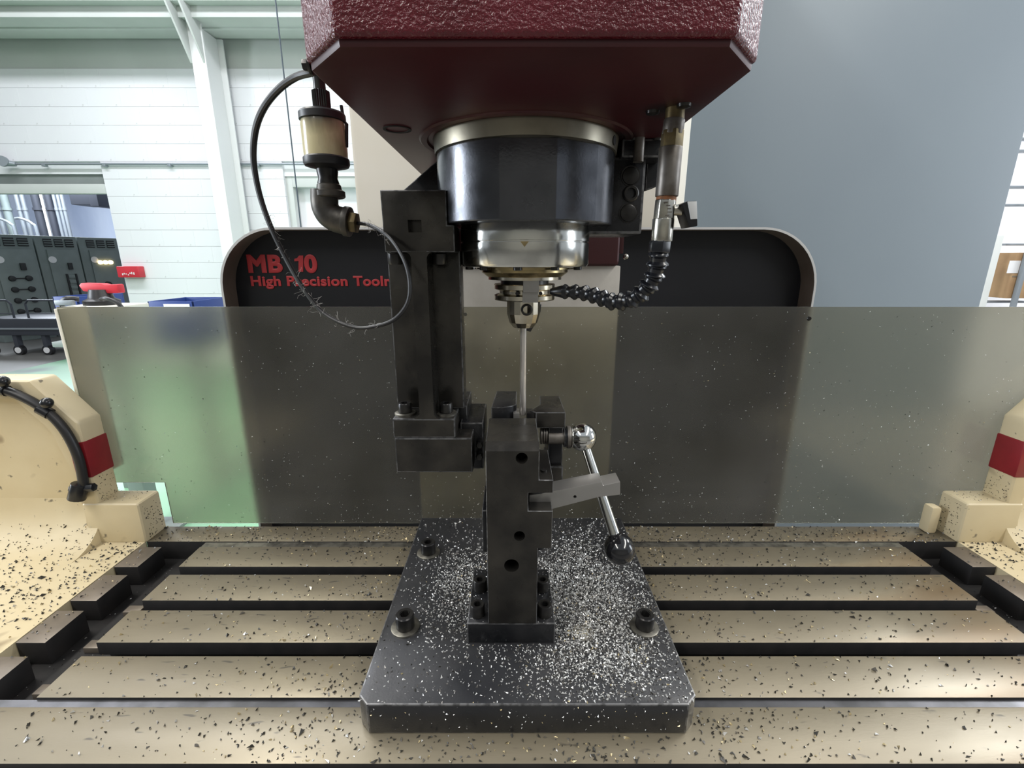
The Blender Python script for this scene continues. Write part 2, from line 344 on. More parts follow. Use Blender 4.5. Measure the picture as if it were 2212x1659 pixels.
# red box on the wall
rb = at(282, 588, YW - 0.05)
t = thing('red_wall_box', rb, 'small red box fixed to the white wall beside the opening', 'box')
rbx = build('case', MB().box(rb.x - 0.135, rb.x + 0.15, YW - 0.10, YW, rb.z - 0.065, rb.z + 0.075), M['red'], t, bev=0.012)
for k in range(7):
    x = rb.x - 0.07 + k * 0.024 + random.uniform(-.004, .004); zz = rb.z - 0.03 + random.uniform(-.01, .015)
    build('white_mark', MB().box(x, x + 0.013, YW - 0.103, YW - 0.099, zz, zz + random.uniform(.012, .03)), M['white'], rbx)

# ------------------------------------------------------------------ room beyond the opening
o = build('wall_far', MB().box(-18, 1.5, 14.5, 14.7, FZ, 5), M['bluewall']); props(o, kind='structure')
area('far_room_light', (-10.5, 10.5, 3.2), 3, 3, 520, (0.85, 0.92, 1.0))
A, B = at(-60, 500, 8.0), at(258, 541, 9.9); A.z = B.z = 0
dr = (B - A); LEN = dr.length; dr.normalize(); nrm = Vector((dr.y, -dr.x, 0))      # faces the camera side
if nrm.dot(-A) < 0: nrm = -nrm
ZCAB = 0.86
def cabpt(s, dpt, z): p = A + dr * s + nrm * dpt; return Vector((p.x, p.y, z))
def cabbox(mb, s0, s1, d0, d1, z0, z1):
    vs = [cabpt(s, q, z) for z in (z0, z1) for q in (d0, d1) for s in (s0, s1)]
    return mb.add(vs, [(0, 2, 3, 1), (4, 5, 7, 6), (0, 1, 5, 4), (2, 6, 7, 3), (0, 4, 6, 2), (1, 3, 7, 5)])
cabs = ['grey switchgear cabinet with round black knobs at the left of the row beyond the opening',
        'grey switchgear cabinet with a dark slotted panel in the middle of the row',
        'grey switchgear cabinet with three lit pilot lamps at the right of the row']
s = 0.0
for i, fr in enumerate((0.36, 0.31, 0.33)):
    W = LEN * fr; t = thing('switchgear_cabinet', cabpt(s, 0, FZ), cabs[i], 'cabinet', 'switchgear cabinets in the next room')
    build('body', cabbox(MB(), s + 0.01, s + W - 0.01, -0.8, 0, FZ, ZCAB), M['cabinet'], t, bev=0.01)
    dx0 = s + W * 0.22
    door = build('door', cabbox(MB(), dx0, s + W * 0.93, 0, 0.025, FZ + 0.1, ZCAB - 0.24), M['cabinet'], t, bev=0.006)
    for k in range(3):
        a = s + W * (0.2 + 0.25 * k); v_ = build('vent', cabbox(MB(), a, a + W * 0.19, 0, 0.015, ZCAB - 0.19, ZCAB - 0.05), M['vent'], t, bev=0.003)
        for q in range(3):
            zq = ZCAB - 0.17 + q * 0.04; build('louvre', cabbox(MB(), a, a + W * 0.19, 0.015, 0.025, zq, zq + 0.012), M['cabinet'], v_)
    build('name_plate', MB().lathe([(0.06, 0), (0.06, 0.006)], cabpt(s + W * 0.3, 0.026, ZCAB - 0.42), nrm, 20), M['white'], t)
    if i < 2:
        build('switch', cabbox(MB(), s + W * 0.62, s + W * 0.72, 0.02, 0.06, ZCAB - 0.60, ZCAB - 0.48), M['vent'], t, bev=0.006)
    if i == 0:
        for q in range(4):
            for e in (0.42, 0.72):
                c = cabpt(s + W * e, 0.02, ZCAB - 0.74 - q * 0.19); build('knob', MB().lathe([(0.05, 0), (0.045, 0.05), (0.02, 0.06)], c, nrm, 14), M['vent'], t)
            build('link_bar', cabbox(MB(), s + W * 0.44, s + W * 0.70, 0.025, 0.035, ZCAB - 0.75 - q * 0.19, ZCAB - 0.73 - q * 0.19), M['vent'], t)
    if i == 1:
        for q in range(2): build('bus_strip', cabbox(MB(), s + W * (0.52 + 0.22 * q), s + W * (0.56 + 0.22 * q), 0.02, 0.05, ZCAB - 1.1, ZCAB - 0.68), M['vent'], t)
        for q in range(4): build('fuse_row', cabbox(MB(), s + W * 0.57, s + W * 0.73, 0.02, 0.045, ZCAB - 1.06 + q * 0.1, ZCAB - 1.0 + q * 0.1), M['cabinet'], t, bev=0.008)
    if i == 2:
        for q in range(3): build('pilot_lamp', MB().lathe([(0.04, 0), (0.035, 0.04), (0.01, 0.05)], cabpt(s + W * (0.42 + 0.13 * q), 0.02, ZCAB - 0.47), nrm, 14), M['lamp'], t)
        build('knob', MB().lathe([(0.06, 0), (0.05, 0.06)], cabpt(s + W * 0.5, 0.02, ZCAB - 0.9), nrm, 14), M['vent'], t)
    s += W
# pipes and posts above the cabinets
for px, rr, mk, lab in ((2, 0.055, 'conduit', 'pale vertical duct pipe at the left edge above the cabinets'), (20, 0.08, 'cabinet', 'dark green vertical duct rising above the left cabinet'),
                    (87, 0.085, 'cart', 'broad dark steel post rising between the cabinets'), (47, 0.045, 'conduit', 'left of two slim grey riser pipes beyond the opening'),
                    (59, 0.045, 'conduit', 'right of two slim grey riser pipes beyond the opening'), (100, 0.03, 'cream_pale', 'pale strip post between two dark posts'),
                    (114, 0.075, 'cart', 'dark steel post right of the pale strip post'), (127, 0.035, 'conduit', 'leftmost of three thin conduits right of the dark posts'),
                    (136, 0.035, 'conduit', 'middle of three thin conduits right of the dark posts'), (144, 0.035, 'conduit', 'rightmost of three thin conduits right of the dark posts')):
    p = at(px, 470, 12.0)
    o = build('riser_pipe', MB().cyl((p.x, 12, FZ), (p.x, 12, 4.6), rr, n=14).cyl((p.x, 12, 1.6), (p.x, 12, 1.66), rr * 1.25, n=14), M[mk]); props(o, lab, 'pipe')
for px, lab in ((35, 'left bent conduit loop above the cabinets'), (82, 'right bent conduit loop above the cabinets')):
    p = at(px, 510, 11.7); q = at(px - 22, 472, 11.7)
    o = build('bent_conduit', MB().tube(spline([(p.x, 11.7, FZ), (p.x, 11.7, p.z), (p.x - 0.06, 11.7, p.z + 0.28), (p.x - 0.3, 11.7, q.z), (q.x - 0.3, 11.7, q.z)], 6), 0.03, 8), M['conduit'])
    props(o, lab, 'conduit')
p0, p1 = at(150, 428, 11.5), at(216, 442, 11.5)
o = build('overhead_duct', MB().box(p0.x, p1.x, 11.5, 12.1, p1.z, p0.z + 0.35).box(p1.x - 0.15, p1.x + 0.05, 11.4, 12.2, p1.z - 0.05, p0.z + 0.4).box(p1.x - 0.08, p1.x - 0.02, 12.2, 14.5, p1.z, p0.z + 0.2), M['cart'], bev=0.02); props(o, 'dark overhead duct under the ceiling of the next room', 'duct')
# cart
cl = at(-40, 700, 6.9); cr = at(122, 700, 6.9)
t = thing('platform_cart', ((cl.x + cr.x) / 2, 7.2, FZ), 'dark grey platform cart with wire end rails standing beyond the opening', 'cart')
zt, zb = at(60, 688, 6.9).z, at(60, 725, 6.9).z
build('tray', MB().box(cl.x, cr.x, 6.9, 7.7, zb, zt), M['cart'], t, bev=0.02)
build('deck_edge', MB().box(cl.x - 0.02, cr.x + 0.02, 6.88, 7.72, at(60, 712, 6.9).z, at(60, 708, 6.9).z), M['conduit'], t, bev=0.004)
ztop = at(70, 650, 6.9).z
for a, b_ in ((40, 112), (-30, 8)):
    xa, xb = at(a, 660, 6.9).x, at(b_, 660, 6.9).x
    build('rail', MB().tube([(xa, 7.0, zt), (xa, 7.0, ztop - 0.05), (xa + 0.05, 7.0, ztop), (xb - 0.05, 7.0, ztop), (xb, 7.0, ztop - 0.05), (xb, 7.0, zt)], 0.014, 8), M['cart'], t)
    build('wire_infill', MB().cyl((xa, 7.0, zt + 0.06), (xb, 7.0, zt + 0.06), 0.008, n=6), M['cart'], t)
for px in (38, -20, 100):
    p = at(px, 740, 6.95); wl = build('caster', MB().cyl((p.x, 6.93, FZ + 0.075), (p.x, 6.99, FZ + 0.075), 0.075, n=20), M['rubber'], t)
    build('hub', MB().cyl((p.x, 6.92, FZ + 0.075), (p.x, 6.935, FZ + 0.075), 0.045, n=16), M['white'], wl)
    build('fork', MB().box(p.x - 0.03, p.x + 0.03, 6.925, 7.0, FZ + 0.12, zb), M['cart'], t)
# red-topped reel on a board behind the guard, blue bins
YR = 2.2
p = at(222, 658, YR)
b = thing('work_stand', (p.x, YR, FZ), 'cream topped stand behind the smoky guard, carrying a red-headed machine', 'stand')
build('top', MB().box(p.x - 0.11, p.x + 0.14, YR - 0.1, YR + 0.1, p.z - 0.02, p.z), M['cream_pale'], b, bev=0.004)
build('post', MB().box(p.x - 0.05, p.x + 0.03, YR - 0.04, YR + 0.04, FZ + 0.02, p.z - 0.02), M['greypaint'], b, bev=0.004)
build('base', MB().box(p.x - 0.11, p.x + 0.14, YR - 0.1, YR + 0.1, FZ, FZ + 0.02), M['greypaint'], b, bev=0.004)
t = thing('bench_grinder', p, 'black machine with a red angular head on the cream stand', 'machine')
build('base', MB().lathe([(0.07, 0), (0.07, 0.02), (0.05, 0.03), (0.04, 0.07)], p, n=24), M['rubber'], t)
z0, z1 = at(215, 633, YR).z, at(215, 611, YR).z; x0, x1 = at(175, 620, YR).x, at(258, 620, YR).x; xm = at(228, 620, YR).x
build('head', MB().prism([(x0, z1 - 0.012), (x0 + 0.012, z1), (xm - 0.01, z1 - 0.002), (xm + 0.01, z1 - 0.008), (x1, z1 - 0.006), (x1, z0), (xm, z0 - 0.002), (x0 + 0.015, z0 + 0.008)], 'y', YR - 0.012, YR + 0.03), M['red'], t, bev=0.006)
build('cable', MB().tube(spline([p + Vector(q) for q in ((0.05, -0.06, 0.03), (0.09, -0.08, 0.035), (0.13, -0.08, 0.02), (0.155, -0.08, -0.01), (0.16, -0.08, -0.06))], 6), 0.009, 8), M['rubber'], t)
build('cable', MB().tube(spline([p + Vector(q) for q in ((-0.05, -0.06, 0.03), (-0.08, -0.08, 0.035), (-0.11, -0.08, 0.02), (-0.12, -0.08, -0.02))], 6), 0.011, 8), M['rubber'], t)
build('lever', MB().box(p.x - 0.13, p.x - 0.05, YR - 0.1, YR - 0.08, p.z + 0.005, p.z + 0.028), M['conduit'], t, bev=0.004)
def bin_(xa, xb, ytop, Y, label, tag_):
    a, c = at(xa, ytop, Y), at(xb, ytop, Y); t = thing('storage_bin', ((a.x + c.x) / 2, Y, a.z - 0.25), label, 'bin')
    h = 0.25; w_ = 0.008
    build('shell', MB().box(a.x, c.x, Y, Y + w_, a.z - h, a.z).box(a.x, c.x, Y + 0.3, Y + 0.3 + w_, a.z - h, a.z).box(a.x, a.x + w_, Y, Y + 0.3, a.z - h, a.z).box(c.x - w_, c.x, Y, Y + 0.3, a.z - h, a.z).box(a.x, c.x, Y, Y + 0.3, a.z - h, a.z - h + w_), M['blue'], t, bev=0.002)
    if tag_: build('paper_label', MB().box(a.x + (c.x - a.x) * .35, c.x - 0.02, Y - 0.003, Y, a.z - 0.05, a.z - 0.014), M['white'], t)
    return t
bin_(112, 166, 641, 2.55, 'blue bin left of the red-headed machine behind the guard', False)
bin_(318, 416, 651, 2.6, 'blue bin with a white paper label just showing above the guard', True)
for xx_, yy_, lab in ((at(139, 650, 2.55).x, 2.70, 'grey shelf post stand under the blue bin beside the red-headed machine'), (at(367, 655, 2.6).x, 2.75, 'grey stand under the labelled blue bin behind the guard')):
    zt_ = at(139, 641, 2.55).z - 0.25 if yy_ < 2.72 else at(367, 651, 2.6).z - 0.25
    o = build('bin_stand', MB().box(xx_ - 0.14, xx_ + 0.14, yy_ - 0.14, yy_ + 0.14, zt_ - 0.03, zt_).box(xx_ - 0.03, xx_ + 0.03, yy_ - 0.03, yy_ + 0.03, FZ, zt_ - 0.03), M['greypaint'], bev=0.004); props(o, lab, 'stand')

# ------------------------------------------------------------------ right background
p0 = at(1470, 300, 1.25); xr = at(2165, 470, 1.25).x
t = thing('blue_grey_enclosure', ((p0.x + xr) / 2, 1.4, FZ), 'tall blue-grey sheet metal enclosure standing right behind the machine', 'enclosure')
build('front_panel', MB().box(p0.x, xr, 1.25, 1.256, FZ, 1.9), M['bluegrey'], t, bev=0.002)
build('carcass', MB().box(p0.x + 0.01, xr - 0.03, 1.257, 1.75, FZ, 1.9), M['bluegrey'], t, bev=0.004)
YR2 = 4.0
o = build('wall_right', MB().box(3.2, 8, YR2 + 0.4, YR2 + 0.6, FZ, 4.2), M['wall']); props(o, kind='structure')
pb = at(2135, 600, YR2)
t = thing('storage_rack', (at(2180, 600, YR2).x, YR2, FZ), 'pale rack with thin dark shelves at the far right beyond the blue-grey enclosure', 'rack')
xa, xb = at(2120, 600, YR2).x - 0.1, at(2300, 600, YR2).x
for py in (300, 326, 404, 443, 528, 652):
    zz = at(2190, py, YR2).z; build('shelf', MB().box(xa if py != 528 else at(2168, 528, YR2).x, xb, YR2 - 0.02, YR2 + 0.05, zz - 0.008, zz + 0.008), M['conduit'], t, bev=0.003)
for px in (2192, 2235):
    xx = at(px, 500, YR2).x; build('post', MB().box(xx - 0.016, xx + 0.016, YR2 - 0.16, YR2 - 0.13, FZ, 3), M['conduit'], t, bev=0.003)
build('side_sheet', MB().box(xa, xa + 0.10, YR2 - 0.1, YR2 - 0.09, FZ, at(2150, 510, YR2).z), M['wallgreen'], t, bev=0.002)
c0, c1 = at(2142, 642, YR2), at(2240, 546, YR2)
t = thing('cardboard_box', ((c0.x + c1.x) / 2, YR2, c0.z), 'brown cardboard box with a white label on the rack at the far right', 'box')
bx = build('carton', MB().box(c0.x, c1.x, YR2 - 0.12, YR2 + 0.2, c0.z, c1.z), M['card'], t, bev=0.006)
a, b_ = at(2174, 590, YR2 - 0.12), at(2205, 563, YR2 - 0.12); build('paper_label', MB().box(a.x, b_.x, YR2 - 0.124, YR2 - 0.12, a.z, b_.z), M['white'], bx)
build('tape_seam', MB().box(c0.x, c1.x, YR2 - 0.1225, YR2 - 0.12, (c0.z + c1.z) / 2 - 0.012, (c0.z + c1.z) / 2), M['tan'], bx)
# ------------------------------------------------------------------ mill table
XL, XR, XC = -0.585, 0.712, 0.0635
CHL0, CHL1 = -0.55, -0.49; CHR0, CHR1 = 0.617, 0.677
yt = lambda py: atz(1106, py, 0).y
tb = thing('mill_table', (XC, 0.5, -0.08), 'long ground steel machine table with dark T-slots', 'machine table')
build('bed', MB().box(XL, XR, yt(1650), yt(1137), -0.08, -0.032), M['cast'], tb, bev=0.002)
def shade_sides(o):  # paints slot shade: black on every face that does not point up
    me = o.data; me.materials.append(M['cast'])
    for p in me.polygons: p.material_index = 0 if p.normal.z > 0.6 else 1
L_ = [(1650, 1527), (1507, 1417), (1388, 1318), (1297, 1241), (1224, 1181), (1173, 1137)]
for i, (a, b_) in enumerate(L_):
    y0, y1 = yt(a), yt(b_)
    if i in (0, 5):
        if i == 0: lo_ = build('table_land', MB().box(XL, XR, y0, y1, -0.032, 0), M['table'], tb, bev=0.0012); shade_sides(lo_)
        else: lo_ = build('table_land', MB().box(XL, XR, y0 + 0.004, y1, -0.032, 0), M['table'], tb, bev=0.0012); shade_sides(lo_)
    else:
        lo_ = build('table_land', MB().prism([(y0 + 0.012, -0.032), (y1 - 0.012, -0.032), (y1 - 0.012, -0.018), (y1, -0.018), (y1, 0), (y0, 0), (y0, -0.018), (y0 + 0.012, -0.018)], 'x', CHL1, CHR0), M['table'], tb, bev=0.0010); shade_sides(lo_)
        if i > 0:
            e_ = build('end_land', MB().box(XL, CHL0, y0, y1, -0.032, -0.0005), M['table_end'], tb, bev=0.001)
            shade_sides(e_); e_ = build('end_land', MB().box(CHR1, XR, y0, y1, -0.032, -0.0005), M['table_end'], tb, bev=0.001)
for o_ in [c_ for c_ in tb.children if c_.name.startswith('end_land') and len(c_.data.materials) == 1]: shade_sides(o_)
build('oil_groove', MB().box(XL, XR, yt(1527), yt(1507), -0.02, -0.003), M['groove'], tb)
build('oil_groove', MB().box(CHL1, CHR0, yt(1181), yt(1173) + 0.004, -0.02, -0.0015), M['washer'], tb)  # brighter metal stands in for the highlight strip along this groove
for py in (1290, 1365, 1462):
    y = yt(py)
    build('slot_ledge', MB().box(CHL0 + 0.024, CHL1 - 0.014, y, y + 0.013, -0.032, -0.024), M['table_end'], tb, bev=0.001)
    build('slot_ledge', MB().box(CHR0 + 0.014, CHR1 - 0.024, y, y + 0.013, -0.032, -0.024), M['table_end'], tb, bev=0.001)
build('apron', MB().box(XL, XR, yt(1650) - 0.004, yt(1650), -0.16, -0.006), M['cast'], tb)

# ------------------------------------------------------------------ stainless guard sheet
YS = 0.6965
zt = at(1106, 663, YS).z; xl = at(122, 665, YS).x
sh = thing('splash_guard', (XC, YS, 0.003), 'wide smoky translucent plastic splash guard sheet standing behind the table', 'splash guard')
build('sheet', MB().prism([(-0.574, 0.004), (0.83, 0.004), (0.83, zt), (xl, zt), (xl, 0.08), (-0.574, 0.08)], 'y', YS, YS + 0.003), M['splash'], sh)
build('edge_strip', MB().box(xl - 0.006, xl, YS + 0.001, YS + 0.05, 0.09, zt - 0.003), M['cream_pale'], sh, bev=0.001)
for px, py, q in ((1748, 688, 0.0035), (1005, 679, 0.0028)):
    p = at(px, py, YS); build('rivet' if q < 0.003 else 'bolt_hole', MB().lathe([(q, 0), (q * 0.8, 0.0012)], p, (0, -1, 0), 14), M['screw'] if q > 0.003 else M['washer'], sh)

# ------------------------------------------------------------------ cream end guards, mirrored about the table centre
def end_guard(sgn, label):
    mx = lambda x: x if sgn < 0 else 2 * XC - x
    t = thing('table_end_guard', (mx(-0.8), 0.6, -0.03), label, 'end guard', 'cream end guards of the table')
    y0, y1 = 0.650, 0.692; XO_ = -1.25
    # octagonal upright
    pts = [(XO_, 0.005), (-0.646, 0.005), (-0.646, 0.2005), (-0.700, 0.2666), (-0.85, 0.2666), (XO_, 0.2666)]
    up = build('upright', MB().prism([(mx(a), b) for a, b in pts], 'y', y0, y1), M['cream'], t, bev=0.006, seg=3)
    build('red_band', MB().box(*sorted((mx(-0.6445), mx(-0.668))), y0 - 0.0012, y1 - 0.001, 0.112, 0.170), M['redband'], t, bev=0.002)
    # dished recess in the face of the upright
    rim = [(XO_ - 0.1, -0.01), (-0.680, -0.01), (-0.668, 0.06), (-0.668, 0.10), (-0.690, 0.19), (-0.73, 0.238), (-0.85, 0.245), (XO_ - 0.1, 0.245)]
    cut(up, MB().prism([(mx(a), b) for a, b in rim], 'y', y0 - 0.02, y0 + 0.014), M['cream'])
    # lug at the table corner
    build('lug', MB().box(*sorted((mx(-0.672), mx(-0.583))), 0.648, 0.694, -0.002, 0.068), M['cream'], t, bev=0.005, seg=3)
    # tray with a coved back
    prof = [(0.10, -0.03), (0.10, -0.0005), (0.585, -0.0005)]
    for k in range(9):
        a = R(90 * k / 8); prof.append((0.594 + 0.070 * math.sin(a), 0.0695 - 0.070 * math.cos(a)))
    prof += [(0.668, 0.0695), (0.668, -0.03)]
    build('tray', MB().prism(prof, 'x', *sorted((mx(XO_), mx(-0.655)))), M['cream'], t)
    build('tray_lip', MB().box(*sorted((mx(-0.655), mx(-0.5865))), 0.10, 0.652, -0.03, -0.0005), M['cream'], t)
    return t
gl = end_guard(-1, 'cream painted left end guard with a red band and chip-strewn tray')
gr = end_guard(1, 'cream painted right end guard with a red band, cut by the right picture edge')
o = build('guard_peg', MB().box(0.682, 0.698, 0.672, 0.690, 0.0, 0.047), M['cream'], gr, bev=0.004)
# cable with clips on the left guard
t = thing('guard_cable', at(105, 885, 0.64), 'thick black cable clipped in a curve to the left cream guard', 'cable')
yc = 0.643
pts = [at(-90, 838, yc), at(0, 842, yc), at(50, 858, yc), at(100, 888, yc), at(140, 930, yc), at(168, 985, yc), at(180, 1040, yc), at(180, 1062, yc)]
build('sheath', MB().tube(spline(pts, 8), 0.0066, 12), M['rubber'], t)
for px, py, ang in ((97, 888, 0.6), (3, 842, 0.2)):
    p = at(px, py, yc); q = at(px + 10, py - 8, yc)
    d_ = Vector((math.cos(ang), 0, -math.sin(ang)))
    cl_ = build('clip', MB().cyl(p - d_ * 0.008, p + d_ * 0.008, 0.0082, n=14), M['plastic'], t)
    build('clip_screw', MB().sphere(q + Vector((0.002, -0.004, 0.008)), 0.008, 14, 10), M['plastic'], cl_)
p = at(172, 1060, yc)
build('gland', MB().cyl(p + Vector((0.004, 0, 0.012)), p + Vector((-0.004, -0.004, -0.012)), 0.0115, n=14), M['plastic'], t, bev=0.001)
build('gland_nut', MB().cyl(p + Vector((-0.012, 0, 0.003)), p + Vector((0.024, 0, 0.006)), 0.0065, n=6), M['plastic'], t, bev=0.001)

# ------------------------------------------------------------------ rear shroud with black name panel
YL, YP = 0.80, 0.838
def arch(Y, l, r_, top, rad, z0, n=12):
    out = [(l, z0)]
    for k in range(n + 1): a = R(180 - 90 * k / n); out.append((l + rad + rad * math.cos(a), top - rad + rad * math.sin(a)))
    for k in range(n + 1): a = R(90 - 90 * k / n); out.append((r_ - rad + rad * math.cos(a), top - rad + rad * math.sin(a)))
    return out + [(r_, z0)]
ltop = at(1106, 491, YL).z; ll = at(474, 600, YL).x; lr = at(1766, 600, YL).x
so = thing('column_shroud', ((ll + lr) / 2, YP, -0.6), 'arched sheet metal shroud with a recessed black name panel behind the guard', 'shroud')
outer = arch(YL, ll, lr, ltop, 0.10, -0.6); inner = arch(YL, ll + 0.0035, lr - 0.0035, ltop - 0.0035, 0.097, -0.6)
n = len(outer); mb = MB()
for (Ya, Yb, mi) in ((YL, YP + 0.03, 0),):
    vs = [(x, Ya, z) for x, z in outer] + [(x, Ya, z) for x, z in inner] + [(x, Yb, z) for x, z in outer] + [(x, Yb, z) for x, z in inner]
    fs = [(i, i + 1, n + i + 1, n + i) for i in range(n - 1)] + [(i, i + 1, 2 * n + i + 1, 2 * n + i) for i in range(n - 1)] + [(n + i, n + i + 1, 3 * n + i + 1, 3 * n + i) for i in range(n - 1)]
    fs += [(2 * n + i, 2 * n + i + 1, 3 * n + i + 1, 3 * n + i) for i in range(n - 1)]
    mb.add(vs, fs)
build('hood', mb, M['shroud'], so)
lip = MB(); lip.add([(x, YL - 0.0008, z) for x, z in outer] + [(x, YL - 0.0008, z) for x, z in inner] + [(x, YL, z) for x, z in outer] + [(x, YL, z) for x, z in inner],
       [(i, i + 1, n + i + 1, n + i) for i in range(n - 1)] + [(i, i + 1, 2 * n + i + 1, 2 * n + i) for i in range(n - 1)] + [(n + i, n + i + 1, 3 * n + i + 1, 3 * n + i) for i in range(n - 1)])
build('bare_lip', lip, M['shroud_edge'], so)
pan = build('name_panel', MB().prism(arch(YP, ll + 0.0035, lr - 0.0035, ltop - 0.0035, 0.097, -0.6), 'y', YP, YP + 0.006), M['black'], so)
def text(body, px0, px1, pyb, pyt, Y, parent, cap=0.69, off=0.03, shear=0.0):
    cu = bpy.data.curves.new('lettering', 'FONT'); cu.body = body; cu.size = 1; cu.bevel_depth = off; cu.bevel_resolution = 0; cu.extrude = 0.002; cu.shear = shear; cu.space_character = 1.06
    to = bpy.data.objects.new('lettering', cu); C.objects.link(to)
    dg = bpy.context.evaluated_depsgraph_get(); dg.update()
    me = bpy.data.meshes.new_from_object(to.evaluated_get(dg)); bpy.data.objects.remove(to, do_unlink=True)
    xs = [v.co.x for v in me.vertices]; lo, hi = min(xs), max(xs)
    a, b_ = at(px0, pyb, Y), at(px1, pyb, Y); h = at(px0, pyt, Y).z - a.z
    sx = (b_.x - a.x) / (hi - lo); sz = h / cap
    for v in me.vertices: v.co = Vector(((v.co.x - lo) * sx, -v.co.z * 0.012, v.co.y * sz))
    bm = bmesh.new(); bm.from_mesh(me); bmesh.ops.remove_doubles(bm, verts=bm.verts, dist=1e-6); bmesh.ops.recalc_face_normals(bm, faces=bm.faces)
    seen = set(); isl = []
    for v in bm.verts:
        if v in seen: continue
        st = [v]; seen.add(v); g = []
        while st:
            q = st.pop(); g.append(q)
            for e in q.link_edges:
                w_ = e.other_vert(q)
                if w_ not in seen: seen.add(w_); st.append(w_)
        isl.append([min(q.co.x for q in g), max(q.co.x for q in g), set(g)])
    isl.sort(key=lambda q: q[0]); grp = []
    for a_, b2, g in isl:
        if grp and a_ < grp[-1][1] - 0.3 * min(b2 - a_, grp[-1][1] - grp[-1][0]): grp[-1][1] = max(grp[-1][1], b2); grp[-1][2] |= g
        else: grp.append([a_, b2, g])
    for a_, b2, g in grp:
        ix = {}; vs_ = []
        for v in g: ix[v] = len(vs_); vs_.append(v.co - Vector((a_, 0, 0)))
        fs_ = [[ix[v] for v in f.verts] for f in bm.faces if f.verts[0] in g]
        m2 = bpy.data.meshes.new('letter'); m2.from_pydata(vs_, [], fs_); m2.materials.append(M['lettering'])
        o = bpy.data.objects.new('letter', m2); C.objects.link(o); o.parent = parent; o.location = Vector((a.x + a_, Y - 0.0004, a.z)) - wloc(parent)
    bm.free()
text('MB', 537, 612, 587, 552, YP - 0.0006, pan, off=0.05)
text('0', 659, 687, 587, 552, YP - 0.0006, pan, off=0.05)
one = [at(a, b, YP - 0.0008) for a, b in ((645, 587), (645, 564), (636, 564.5), (636, 559), (642, 557.5), (646, 552), (655, 552), (655, 587))]
build('letter', MB().prism([(q.x, q.z) for q in one], 'y', YP - 0.0010, YP - 0.0002), M['lettering'], pan, smooth=False)
text('High', 543, 608, 617, 597, YP - 0.0006, pan, off=0.04)
text('Precision', 621, 752, 617, 597, YP - 0.0006, pan, off=0.04)
text('Toolroom', 764, 905, 617, 597, YP - 0.0006, pan, off=0.04)
# cream column, grey slide block, maroon carrier behind the spindle
o = build('machine_column', MB().prism([(-0.285, 0.90), (0.30, 0.90), (0.325, 0.93), (0.325, 1.20), (-0.285, 1.20)], 'z', -0.3, 1.3), M['cream_pale'], bev=0.008)
props(o, 'pale cream machine column rising behind the maroon head', 'machine column')
a, b_ = at(985, 700, 0.735), at(1341, 574, 0.735)
o = build('slide_block', MB().box(-0.16, b_.x, 0.735, YP - 0.001, -0.3, b_.z), M['castgrey'], bev=0.002); props(o, 'grey cast steel block behind the tool, above the guard', 'block')
a, b_ = at(1275, 575, 0.725), at(1348, 500, 0.725)
t = thing('spindle_carrier', (0.05, 0.78, a.z), 'small maroon painted carrier block half hidden behind the spindle clamp', 'carrier block')
build('housing', MB().box(-0.12, b_.x - 0.004, 0.725, YP - 0.001, a.z, 0.56), M['maroon_shaded'], t, bev=0.008, seg=3)
build('cover_strip', MB().box(b_.x - 0.004, b_.x + 0.002, 0.73, YP - 0.001, at(1340, 548, 0.725).z, 0.55), M['maroon_shaded'], t, bev=0.001)
p = at(1352, 555, 0.735); build('button_screw', MB().sphere(p, 0.0045, 14, 8), M['valve'], t)

# ------------------------------------------------------------------ machine head with spindle
XS, YSP, ZH = 0.0135, 0.51, 0.548
hd = thing('machine_head', (XS, YSP, ZH), 'big maroon machine head with chamfered corners above the spindle', 'machine head')
poly = [(-0.0967, 0.290), (0.1218, 0.290), (0.1508, 0.326), (0.1508, 0.72), (-0.1268, 0.72), (-0.1268, 0.326)]
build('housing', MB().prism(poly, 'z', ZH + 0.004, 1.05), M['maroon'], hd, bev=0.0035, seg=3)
up = build('underside', MB().prism([(x * 0.985 + 0.0002, 0.294 if y < 0.3 else (0.328 if y < 0.4 else 0.716)) for x, y in poly], 'z', ZH, ZH + 0.006), M['maroon_shaded'], hd, bev=0.002, origin=(XS, YSP, ZH))
build('boss', MB().lathe([(0.106, 0.001), (0.103, -0.0014), (0.0975, -0.0016), (0.0945, 0.0012)], (XS, YSP, ZH), n=64, cap=False), M['maroon_shaded'], hd)
p = atz(858, 279, ZH); build('plug_hole', MB().lathe([(0.0125, 0.0005), (0.0125, -0.0006), (0.010, -0.0006), (0.009, 0.001)], p, n=24), M['cast'], hd)
def cylpart(name, prof, m, parent, n=64, **k): return build(name, MB().lathe(prof, (XS, YSP, 0), n=n), m, parent, **k)
rg = cylpart('spindle_ring', [(0.086, 0.5335), (0.0900, 0.5345), (0.0915, 0.5478), (0.088, 0.549)], M['ring'], hd)
p = Vector((XS + 0.0895 * math.sin(R(62)), YSP - 0.0895 * math.cos(R(62)), 0.541)); build('grub_hole', MB().cyl(p - Vector((0, 0, 0)), p + Vector((0.0018 * math.sin(R(62)), -0.0018 * math.cos(R(62)), 0)), 0.0042, n=14), M['cast'], rg)
nose = cylpart('spindle_nose', [(0.058, 0.4275), (0.0655, 0.4285), (0.067, 0.431), (0.067, 0.4512), (0.0655, 0.4516), (0.0655, 0.4526), (0.067, 0.453), (0.067, 0.466), (0.064, 0.472), (0.064, 0.50)], M['nickel'], hd)
build('timing_mark', MB().prism([(XS - 0.006, 0.4515), (XS + 0.002, 0.4515), (XS - 0.002, 0.4465)], 'y', YSP - 0.0675, YSP - 0.06), M['gold'], nose)
